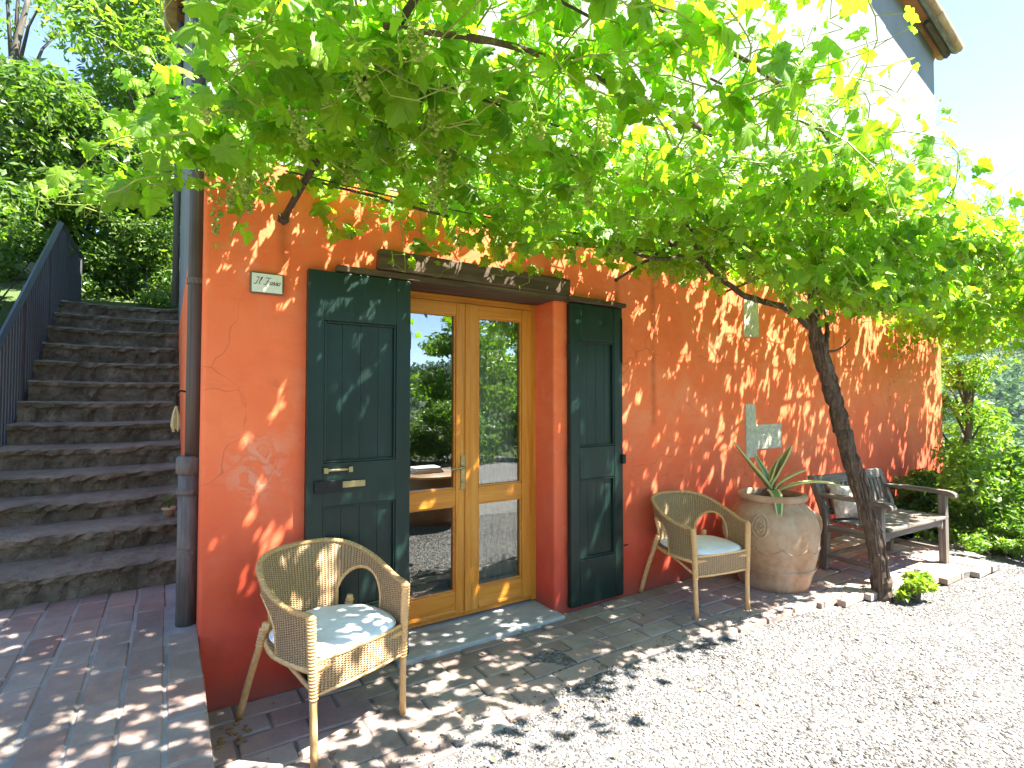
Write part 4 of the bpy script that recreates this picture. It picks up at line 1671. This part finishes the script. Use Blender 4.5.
def leaf_cloud(name, mat, pos, nrm_, tip, size, tint, parent=None, off=None):
    k_ = len(pos)
    m_ = len(LT)
    nz = nrm_ / np.linalg.norm(nrm_, axis=1)[:, None]
    ty = tip - nz * np.sum(tip * nz, 1)[:, None]
    ty /= np.linalg.norm(ty, axis=1)[:, None] + 1e-9
    tx = np.cross(ty, nz)
    L2 = np.repeat(LT[None], k_, 0).copy()
    L2[:, 1:] += rng.normal(0, .018, (k_, m_ - 1, 2))
    L2[:, :, 0] *= rng.uniform(.85, 1.15, (k_, 1))
    x, y = L2[:, :, 0], L2[:, :, 1]
    fold = rng.normal(-.05, .36, (k_, 1))
    droop = rng.uniform(-.1, .75, (k_, 1))
    tw_ = rng.normal(0, .22, (k_, 1))
    wave = rng.uniform(0, 2 * pi, (k_, 1))
    z = fold * np.abs(x) - droop * (y * .8) ** 2 - .35 * x * x + tw_ * x * y + .045 * np.sin(9 * np.arctan2(x, y - .26) + wave) * np.hypot(x, y - .26) * 1.6
    s_ = size[:, None, None]
    V = pos[:, None] + s_ * (x[..., None] * tx[:, None] + y[..., None] * ty[:, None] + z[..., None] * nz[:, None])
    if off is not None:
        V = V - off
    F = LTRI[None] + (np.arange(k_) * m_)[:, None, None]
    me = bpy.data.meshes.new(name)
    me.vertices.add(k_ * m_)
    me.vertices.foreach_set("co", V.astype(np.float32).ravel())
    nf = F.shape[0] * F.shape[1]
    me.loops.add(nf * 3)
    fl = F.astype(np.int32).ravel()
    me.loops.foreach_set("vertex_index", fl)
    me.polygons.add(nf)
    me.polygons.foreach_set("loop_start", np.arange(nf, dtype=np.int32) * 3)
    me.polygons.foreach_set("use_smooth", np.ones(nf, bool))
    me.update(calc_edges=True)
    at = me.attributes.new("tint", 'FLOAT', 'POINT')
    at.data.foreach_set("value", np.repeat(tint, m_).astype(np.float32))
    uvl = me.uv_layers.new(name="UVMap")
    UV = L2.reshape(-1, 2)[fl]
    uvl.data.foreach_set("uv", UV.astype(np.float32).ravel())
    me.materials.append(mat)
    o = bpy.data.objects.new(name, me)
    COL.objects.link(o)
    if parent:
        o.parent = parent
    return o


def front_y(x):
    return np.interp(x, [-.8, 0, .8, 1.3, 2.0, 4, 6, 9.5], [1.5, 1.1, .85, 1.0, 1.2, 1.25, 1.3, 1.4])


def zmin(x, y):
    """underside of the canopy"""
    base = 2.42 + .04 * np.sin(x * 3.1)
    base = base + .09 * (1 - smooth(1.2, 1.7, x)) + .05 * smooth(2.2, 2.8, x) * (1 - smooth(5, 6, x))
    return base - .20 * smooth(6.8, 9, x)


LP, LN, LTp, LS, LC = [], [], [], [], []
stems = MB()


def grow(p, d, nleaf, step=.068, big=1.0, up=.0, lift=0.0, free=False):
    """one shoot: a drooping cane with leaves on alternate sides"""
    p = np.array(p, float)
    d = np.array(d, float)
    d /= np.linalg.norm(d)
    pts = [p.copy()]
    base_t = rng.uniform(.1, .6)
    for i in range(nleaf):
        q = i / max(1, nleaf - 1)
        d = d + rng.normal(0, .16, 3) + np.array([0, 0, up - .11 * q])
        if not free:
            if p[2] < zmin(p[0], p[1]) + .06:
                d[2] += .35
            if p[2] > 2.86 - (.2 * smooth(1.1, 1.6, p[0]) * smooth(2.1, 1.6, p[1])) + lift:
                d[2] -= .3
            if p[1] > 2.86:
                d[1] -= .5
            if p[0] < .12 - .25 * smooth(2.2, 2.8, p[1]):
                d[0] += .6
            if p[1] < front_y(p[0]):
                d[1] += .22
        d /= np.linalg.norm(d)
        p = p + d * step * rng.uniform(.8, 1.2)
        pts.append(p.copy())
        side = np.cross(d, (0, 0, 1.0))
        side /= np.linalg.norm(side) + 1e-9
        sgn = 1 if i % 2 else -1
        pet = side * sgn * .8 + np.array([0, 0, .35]) + rng.normal(0, .3, 3)
        pet /= np.linalg.norm(pet)
        sz = big * rng.choice((.7, 1, 1, 1.12)) * rng.uniform(.062, .132) * (1 - .62 * q ** 2.5)
        pl = rng.uniform(.04, .09)
        a = p + pet * pl
        if a[1] > 2.955:
            a[1] = 2.955 - rng.uniform(0, .04)
        nr = np.array([SUN.x * .25 - .1, -.85, .42]) + rng.normal(0, .5, 3)
        tip = pet * .7 + np.array([0, 0, -.75]) + rng.normal(0, .35, 3)
        if a[0] < -.02 - .9 * smooth(2.1, 2.75, a[1]):
            continue
        LP.append(a)
        LN.append(nr)
        LTp.append(tip)
        LS.append(sz)
        LC.append(np.clip(base_t + .35 * q + rng.normal(0, .12), 0, 1))
        stems.tube([p, a], [.0018, .0013], 3, False)
    stems.tube(np.array(pts), np.linspace(.0042, .0016, len(pts)), 4, False)
    if rng.uniform() < .35:
        a = np.array(pts[-1])
        th_ = np.linspace(0, 9, 14)
        dirs = rng.normal(0, 1, 3)
        dirs[2] -= .5
        dirs /= np.linalg.norm(dirs)
        cu_ = np.stack([np.cos(th_) * .012, np.sin(th_) * .012, np.zeros(14)], -1) * (th_ / 9)[:, None]
        stems.tube(a + dirs * (th_ / 9 * .13)[:, None] + cu_, np.linspace(.0014, .0007, 14), 3, False)


# body of the canopy, thinned in drifts so sun and sky come through
count = 0
while count < 990:
    x = rng.uniform(.12, 9.2)
    y = rng.uniform(0, 1)
    fy = front_y(x)
    y = fy + (2.85 - fy) * y
    dens = .62 + .38 * sin(x * 2.1 + y * 1.7) * cos(y * 2.6 - x * .9)
    dens *= np.interp(x, [-.2, .3, 4.5, 7, 9.2], [.7, 1, 1, .8, .7])
    if y < 1.95:
        dens *= .92
    if rng.uniform() > dens:
        continue
    z = rng.uniform(zmin(x, y) + .05, 2.84 - .2 * float(smooth(1.1, 1.6, x) * smooth(2.1, 1.6, y)))
    a = rng.uniform(0, 2 * pi)
    grow((x, y, z), (cos(a), sin(a) - .15, rng.uniform(-.25, .35)), rng.integers(7, 14))
    count += 1
# a fringe along the front edge that lifts into the sun
for i in range(95):
    x = rng.uniform(.15, 8.5)
    y = front_y(x) + rng.uniform(-.05, .25)
    k_ = float(smooth(1.1, 1.5, x))
    grow((x, y, rng.uniform(2.5, 2.72 - .14 * k_)), (rng.normal(0, .6), -.5 * rng.uniform(0, 1), rng.uniform(.1, .7) * (1 - .8 * k_)), rng.integers(6, 11), lift=.12 * (1 - k_))
# thicker growth by the left end of the wall
for i in range(60):
    x, y = rng.uniform(.12, .9), rng.uniform(1.9, 2.85)
    a = rng.uniform(0, 2 * pi)
    grow((x, y, rng.uniform(2.48, 2.8)), (cos(a), sin(a), rng.uniform(-.2, .3)), rng.integers(6, 11))
# free shoots standing above the canopy
for x, y, dx, dz, k_ in ((1.95, 1.12, .55, .75, 8), (2.15, 1.1, .7, .42, 9), (3.2, 1.15, .35, .8, 7), (3.65, 1.12, .6, .55, 8), (4.3, 1.2, .5, .6, 6), (1.3, 1.15, .3, .8, 6), (2.7, 1.2, .2, .7, 5), (5.2, 1.2, .4, .6, 6), (6.0, 1.3, .3, .6, 6)):
    grow((x, y, 2.66), (dx, -.1, dz), k_, .06, .85, .08, .6, True)
# shoots that trail past the left end, over the terrace
for i in range(16):
    y = rng.uniform(2.35, 3.0)
    grow((rng.uniform(.05, .25), y, rng.uniform(2.45, 2.72)), (-1, rng.uniform(-.2, .3), rng.uniform(-.2, .15)), rng.integers(4, 8))
for y, z in ((2.75, 2.45), (2.9, 2.50), (2.55, 2.42), (2.3, 2.48), (2.95, 2.42)):
    grow((.0, y, z), (-1, .25, -.12), 8, .06, .95, .03, 0, True)
# hanging sprays: over the door, at the trunk's head, at the far end
for x, y in ((1.55, 2.8), (1.7, 2.75), (1.85, 2.8), (1.45, 2.7), (.35, 2.8), (1.05, 2.75)):
    grow((x, y, 2.50), (rng.normal(0, .4), -.1, -.45), 6, .05, .85, -.02, 0, True)
for i in range(26):
    x = rng.uniform(3.55, 4.5)
    grow((x, rng.uniform(1.35, 2.1), rng.uniform(2.38, 2.6)), (rng.normal(0, .5), -.3, -.5 * rng.uniform(.3, 1)), 7, .05, .95, -.02, 0, True)
for i in range(24):
    x = rng.uniform(3.35, 4.3)
    grow((x, rng.uniform(1.5, 1.85), rng.uniform(2.1, 2.3)), (rng.normal(0, .5), -.2, -.5 * rng.uniform(.2, 1)), 5, .045, .95, -.02, 0, True)
for i in range(44):
    x = rng.uniform(3.0, 4.35)
    grow((x, rng.uniform(1.45, 1.95), rng.uniform(2.28, 2.5)), (rng.normal(0, .5), -.25, -.6 * rng.uniform(.3, 1)), 6, .045, .95, -.02, 0, True)
# pale tendrils and young shoot ends dangling under the head of the trunk
for i in range(40):
    x, y = rng.uniform(3.1, 4.3), rng.uniform(1.5, 2.2)
    L = rng.uniform(.12, .38)
    P = spline([(x, y, 2.35), (x + rng.normal(0, .03), y + rng.normal(0, .03), 2.35 - L * .5), (x + rng.normal(0, .08), y + rng.normal(0, .06), 2.35 - L)], 10)
    stems.tube(P, np.linspace(.003, .001, 10), 4, False)
for i in range(60):
    x = rng.uniform(7.0, 9.6)
    grow((x, rng.uniform(1.5, 2.9), rng.uniform(2.3, 2.6)), (rng.normal(0.1, .6), rng.normal(0, .4), -.3), 8, .06, .95, 0, 0, True)

fol = leaf_cloud("foliage", MT['vine'], np.array(LP), np.array(LN), np.array(LTp), np.array(LS), np.array(LC), vine, VO)
vbuild(stems, "shoots", MT['shoot'])

# grape bunches: four shapes, hung singly
bm_shapes = []
for v in range(4):
    b = MB()
    L = rng.uniform(.12, .18)
    for i in range(44):
        q = rng.uniform(0, 1) ** .8
        r_ = .034 * (1 - q) ** .6 + .006
        a = rng.uniform(0, 2 * pi)
        c = np.array([cos(a) * r_ * rng.uniform(.5, 1), sin(a) * r_ * rng.uniform(.5, 1), -.03 - L * q])
        b.add(ICV * rng.uniform(.0062, .0085) + c, ICF, float(rng.uniform(0, 1)))
    b.tube([(0, 0, .05), (.004, 0, -.03), (0, 0, -.03 - L * .9)], [.002, .0018, .001], 4)
    o = b.build("grape_bunch", MT['grape'], smooth=True)
    bm_shapes.append(o.data)
    bpy.data.objects.remove(o)
nb = 0
spots = [(.30, 2.72, 2.50), (.24, 2.60, 2.52), (.18, 2.82, 2.48), (.95, 2.0, 2.62), (.8, 1.75, 2.62), (1.15, 1.6, 2.64), (1.4, 1.5, 2.66), (.6, 1.45, 2.66), (.5, 1.7, 2.64)]
while len(spots) < 64:
    x = rng.uniform(.1, 6.5) if rng.uniform() < .75 else rng.uniform(3.0, 4.2)
    spots.append((x, rng.uniform(front_y(x) + .1, 2.8), rng.uniform(2.48, 2.66)))
for s_ in spots:
    o = bpy.data.objects.new("grape_bunch", bm_shapes[nb % 4])
    COL.objects.link(o)
    o.parent = vine
    o.location = tuple(np.array(s_) - VO)
    o.rotation_euler = (rng.normal(0, .12), rng.normal(0, .12), rng.uniform(0, 6))
    o.scale = (1, 1, rng.uniform(.7, 1.15))
    nb += 1


# ------------------------------------------------------------------ other plants
def leaf_quads(mb, C, R, count, size, up=.5, tint=(0, 1), shape=1.0):
    """small pointed leaves scattered through an ellipsoid, denser towards its skin"""
    C, R = np.array(C), np.array(R)
    D = rng.normal(size=(count, 3))
    D /= np.linalg.norm(D, axis=1)[:, None]
    rr = rng.uniform(.15, 1, count) ** (1 / 2.4)
    P = C + D * R * rr[:, None]
    N_ = D * .5 + rng.normal(0, .6, (count, 3)) + np.array([0, 0, up])
    N_ /= np.linalg.norm(N_, axis=1)[:, None]
    T = np.cross(N_, rng.normal(size=(count, 3)))
    T /= np.linalg.norm(T, axis=1)[:, None] + 1e-9
    B = np.cross(N_, T)
    s_ = (size * rng.uniform(.6, 1.3, count))[:, None]
    bend = N_ * s_ * .18
    V = np.stack([P - T * s_, P - B * s_ * .42 * shape - bend * 0, P + T * s_ - bend, P + B * s_ * .42 * shape], 1).reshape(-1, 3)
    F = np.arange(count * 4).reshape(-1, 4)
    t = np.repeat(rng.uniform(*tint, count), 4)
    mb.v.append(V)
    mb.t.append(t)
    mb.uv.append(np.zeros((len(V), 2)))
    mb.f.extend([tuple(int(i) + mb.n for i in q) for q in F])
    mb.n += len(V)


def tree(label, x, y, h, crown_r, mat, n_clump, per, leaf, lean=(0, 0), group=None, name="broadleaf_tree", low=.3, cat="tree", sparse=1.0):
    z0 = float(ground_h(np.array(x), np.array(y)))
    t = thing(name, label, cat, (x, y, z0), 0, group)
    top = np.array([lean[0], lean[1], h * .85])
    P = spline([(0, 0, -.2), top * .3 + rng.normal(0, .08, 3), top * .65 + rng.normal(0, .15, 3), top], 16)
    b = MB()
    b.tube(P, np.linspace(.035 * h ** .8, .012 * h ** .6, 16), 8, rough=.1)
    cl = MB()
    ends = []
    for i in range(n_clump):
        q = low + (1 - low) * ((i + .5) / n_clump)
        a = i * 2.4 + rng.uniform(-.5, .5)
        prof = crown_r * (sin(pi * min(1, max(.08, (q - low) / (1 - low) * .86 + .12))) ** .7)
        rr = prof * rng.uniform(.35, 1.0)
        base = P[min(15, int(q * .8 * 15))]
        e = np.array([cos(a) * rr + lean[0] * q, sin(a) * rr + lean[1] * q, q * h + rng.normal(0, .06) * h])
        mid_ = (base + e) / 2 + np.array([0, 0, .06 * h])
        if i % 2 == 0:
            b.tube([base, mid_, e], [.012 * h ** .7, .007 * h ** .7, .003 * h ** .7], 5)
        cr = crown_r * rng.uniform(.22, .40)
        b0 = rng.uniform(-.1, .3)
        leaf_quads(cl, e, (cr * 1.2, cr * 1.2, cr * .7), int(per * rng.uniform(.6, 1.3) * sparse), leaf, .5, (max(0, b0), min(1, b0 + .7)))
    b.build("trunk", MT['treebark'], t, smooth=True)
    cl.build("crown", mat, t)
    return t


def shrub(label, x, y, z0, rx, ry, h, mat, n_clump, per, leaf, name="shrub", group=None, cat="shrub"):
    t = thing(name, label, cat, (x, y, z0), 0, group)
    b, cl = MB(), MB()
    for i in range(n_clump):
        a = rng.uniform(0, 2 * pi)
        rr = rng.uniform(0, 1) ** .5
        zc = rng.uniform(.12, .92) * h
        k_ = math.sqrt(max(.05, 1 - (zc / h) ** 2.2))
        e = np.array([cos(a) * rr * rx * k_, sin(a) * rr * ry * k_, zc])
        cr = rng.uniform(.16, .28) * min(h, 1.4)
        b0 = rng.uniform(0, .4)
        leaf_quads(cl, e, (cr * 1.1, cr * 1.1, cr * .8), per, leaf, .5, (b0, min(1, b0 + .6)))
        if i % 2 == 0:
            b.tube([(e[0] * .3, e[1] * .3, -.1), (e[0] * .7, e[1] * .7, zc * .5), e], [.012, .008, .003], 5)
    b.build("stems", MT['treebark'], t)
    cl.build("foliage", mat, t)
    return t


GT = "trees on the bank above the stairs"
tree("dense dark green tree rising behind the stair railing", -1.7, 11.2, 2.9, 1.7, MT['oakleaf'], 34, 420, .075, (.2, -.3), GT)
tree("tall green tree behind the top of the stairs, half hidden by the vine", -.2, 12.6, 6.6, 2.1, MT['hedgeleaf'], 36, 420, .08, (.3, -.2), GT)
tree("thin sparse tree with bare branches against the sky at the photo's left edge", -2.75, 14.0, 6.6, 1.3, MT['hedgeleaf'], 16, 90, .07, (.3, 0), GT, low=.45)
tree("broad shadowy tree at the left edge beyond the railing", -3.4, 12.0, 3.3, 1.6, MT['oakleaf'], 30, 420, .075, (0, 0), GT)
tree("olive green tree farther up the bank behind the others", -1.0, 16.5, 4.6, 2.2, MT['oakleaf'], 34, 380, .10, (.2, 0), GT)
tree("tall leafy tree behind the house gable's left corner", 1.4, 15.0, 8.2, 2.4, MT['hedgeleaf'], 34, 380, .10, (-.2, 0), GT)
shrub("dark evergreen bush just beyond the top landing of the stairs", -.35, 10.6, 2.75, 1.1, .7, 1.7, MT['oakleaf'], 30, 300, .05)
shrub("spreading bush on the bank past the landing, under the trees", -.9, 11.6, 2.9, 2.2, .8, 2.3, MT['oakleaf'], 44, 300, .06)
shrub("leafy bush on the bank close outside the stair railing", -2.0, 8.6, float(ground_h(np.array(-2.0), np.array(8.6))), .8, 1.1, 1.5, MT['oakleaf'], 24, 300, .05)
shrub("low bush at the left edge on the slope below the railing", -1.9, 6.6, float(ground_h(np.array(-1.9), np.array(6.6))), .5, .9, 1.0, MT['oakleaf'], 18, 260, .045)

# right: hedge, climbing shrub at the house corner, ground plants
shrub("large sunlit leafy bush to the right of the bench", 7.9, 2.05, -.15, 1.0, .75, 1.1, MT['hedgeleaf'], 46, 230, .045, "leafy_bush")
shrub("rounded bush at the right edge behind the sunlit one", 9.9, 2.3, -.2, 1.2, 1.0, .95, MT['hedgeleaf'], 46, 230, .05, "leafy_bush")
shrub("low bush spilling onto the gravel at the porch's far end", 7.1, 1.72, -.1, .55, .42, .42, MT['hedgeleaf'], 22, 170, .032, "leafy_bush")
shrub("small dark bush in the corner between bench and wall end", 7.6, 2.7, -.12, .45, .3, .75, MT['oakleaf'], 18, 220, .04, "leafy_bush")
tree("slender yellow green tree growing at the far corner of the orange wall", 9.75, 2.95, 2.45, .62, MT['yellowleaf'], 26, 150, .05, (0, 0), None, "young_tree", .35)
shrub("bright green weed clump at the foot of the vine trunk", 4.93, 1.80, -.06, .22, .13, .20, MT['yellowleaf'], 16, 60, .034, "weed_clump", None, "weeds")

# behind the viewer: what the door glass mirrors
for i, (x, y, h, cr) in enumerate(((1.5, -11, 4.5, 2.0), (5.2, -13, 5.6, 2.4), (8.8, -10.5, 4.2, 2.0), (12.5, -13.5, 6.0, 2.6), (-3, -12, 5, 2.2), (16, -9.5, 5, 2.2))):
    lab = ["round tree beyond the yard, mirrored in the left door pane", "tallest tree beyond the yard opposite the door", "short tree beyond the yard, mirrored in the right door pane",
           "big tree farther down the yard's edge", "tree behind the viewer's left shoulder", "tree beyond the yard's east corner"][i]
    tree(lab, x, y, h, cr, MT['hedgeleaf'], 26, 240, .11, (0, 0), "trees beyond the yard")
for i, (x, y, h) in enumerate(((1.2, -5.9, 1.5), (3.6, -5.6, 1.7), (6.1, -5.8, 1.5), (8.7, -5.4, 1.7), (11.4, -5.2, 1.6))):
    shrub(["low bush at the near end of the row across the gravel", "tall bush of the row facing the door's left leaf", "middle bush of the row across the gravel",
           "tall bush of the row mirrored in the door's right leaf", "bush at the far east end of the row across the gravel"][i],
          x, y, -.15, 1.5, .8, h, MT['oakleaf'], 44, 170, .06, "leafy_bush", "bushes across the gravel")

# round wicker table with a folded towel, seen in the glass
wt_ = thing("wicker_table", "round dark wicker table out on the gravel, seen mirrored in the door", "table", (2.78, .26, -.05))
mb = MB()
mb.lathe([(.30, 0), (.33, .05), (.35, .35), (.37, .62), (.34, .64), (.001, .64)], seg=40)
mb.build("drum", MT['wicker'], wt_, smooth=True)
mb = MB()
mb.tube([(cos(a) * .37, sin(a) * .37, .62) for a in np.linspace(0, 2 * pi, 40)], .016, 6, False)
mb.build("rim", MT['cane'], wt_, smooth=True)
mb = MB()
for i in range(3):
    mb.box((-.20 + .01 * i, -.13, .012 * 2 * i), (.2 - .012 * i, .13 - .008 * i, .012 * 2 * i + .022), jit=.004)
tw_o = mb.build("folded_towel", MT['cloth'], bevel=.01, seg=3)
tw_o.location = (2.74, .22, .592)
tag(tw_o, "folded white towel lying on the round wicker table", "towel")

# fallen leaves along the paving
mb = MB()
for i in range(210):
    x = rng.uniform(.2, 6.3)
    y = edge_y(x) + (-abs(rng.normal(0, .4)) if rng.uniform() < .5 else rng.uniform(0, FY - .1 - edge_y(x)))
    if y < edge_y(x):
        z = float(yard_h(x, y)) + .012
    else:
        z = .008
    a = rng.uniform(0, 2 * pi)
    s_ = rng.uniform(.008, .022)
    c, d = np.array([x, y, z]), np.array([cos(a), sin(a), 0])
    e = np.array([-sin(a), cos(a), 0])
    mb.add([c - d * s_, c - e * s_ * .5 + [0, 0, .004], c + d * s_ + [0, 0, .006], c + e * s_ * .5 + [0, 0, .004]], [(0, 1, 2, 3)], float(rng.uniform(0, 1)))
for i in range(24):
    x, y = .20 + rng.uniform(0, .14), 2.62 + rng.uniform(0, .2)
    mb.add(ICV * rng.uniform(.006, .016) * np.array([1, 1, .6]) + [x, y, .006], ICF)
tag(mb.build("fallen_leaves", MT['deadleaf']), "dry leaf bits and crumbs scattered on the paving", "leaf litter", kind="stuff")

# far wooded hills
cl = MB()
for (a0, a1, n_) in ((-4, 38, 1500), (-80, -30, 900)):
    for i in range(n_):
        a = rad(rng.uniform(a0, a1))
        r_ = rng.uniform(95, 420)
        x, y = r_ * cos(a), r_ * sin(a)
        z = float(ground_h(np.array(x), np.array(y)))
        s_ = rng.uniform(2.2, 4.8)
        b0 = rng.uniform(0, .5)
        leaf_quads(cl, (x, y, z + s_ * .6), (s_, s_, s_ * 1.05), 120 if a > 0 else 60, s_ * (.15 if a > 0 else .24), .5, (b0, b0 + .5), 1.5)
tag(cl.build("woodland", MT['farleaf']), "distant green wood covering the hillside beyond the garden", "woodland", kind="stuff")

# the air: pale haze that turns the far hills blue
mb = MB()
mb.box((-900, -900, -60), (900, 900, 140))
_h = bpy.data.materials.new("haze_air")
_h.use_nodes = True
_ht = _h.node_tree
_ht.nodes.remove(_ht.nodes["Principled BSDF"])
_v = _ht.nodes.new("ShaderNodeVolumePrincipled")
_v.inputs["Color"].default_value = (.72, .82, 1.0, 1)
_v.inputs["Density"].default_value = .00018
_ht.links.new(_v.outputs[0], _ht.nodes["Material Output"].inputs["Volume"])
tag(mb.build("haze", _h), kind="stuff")
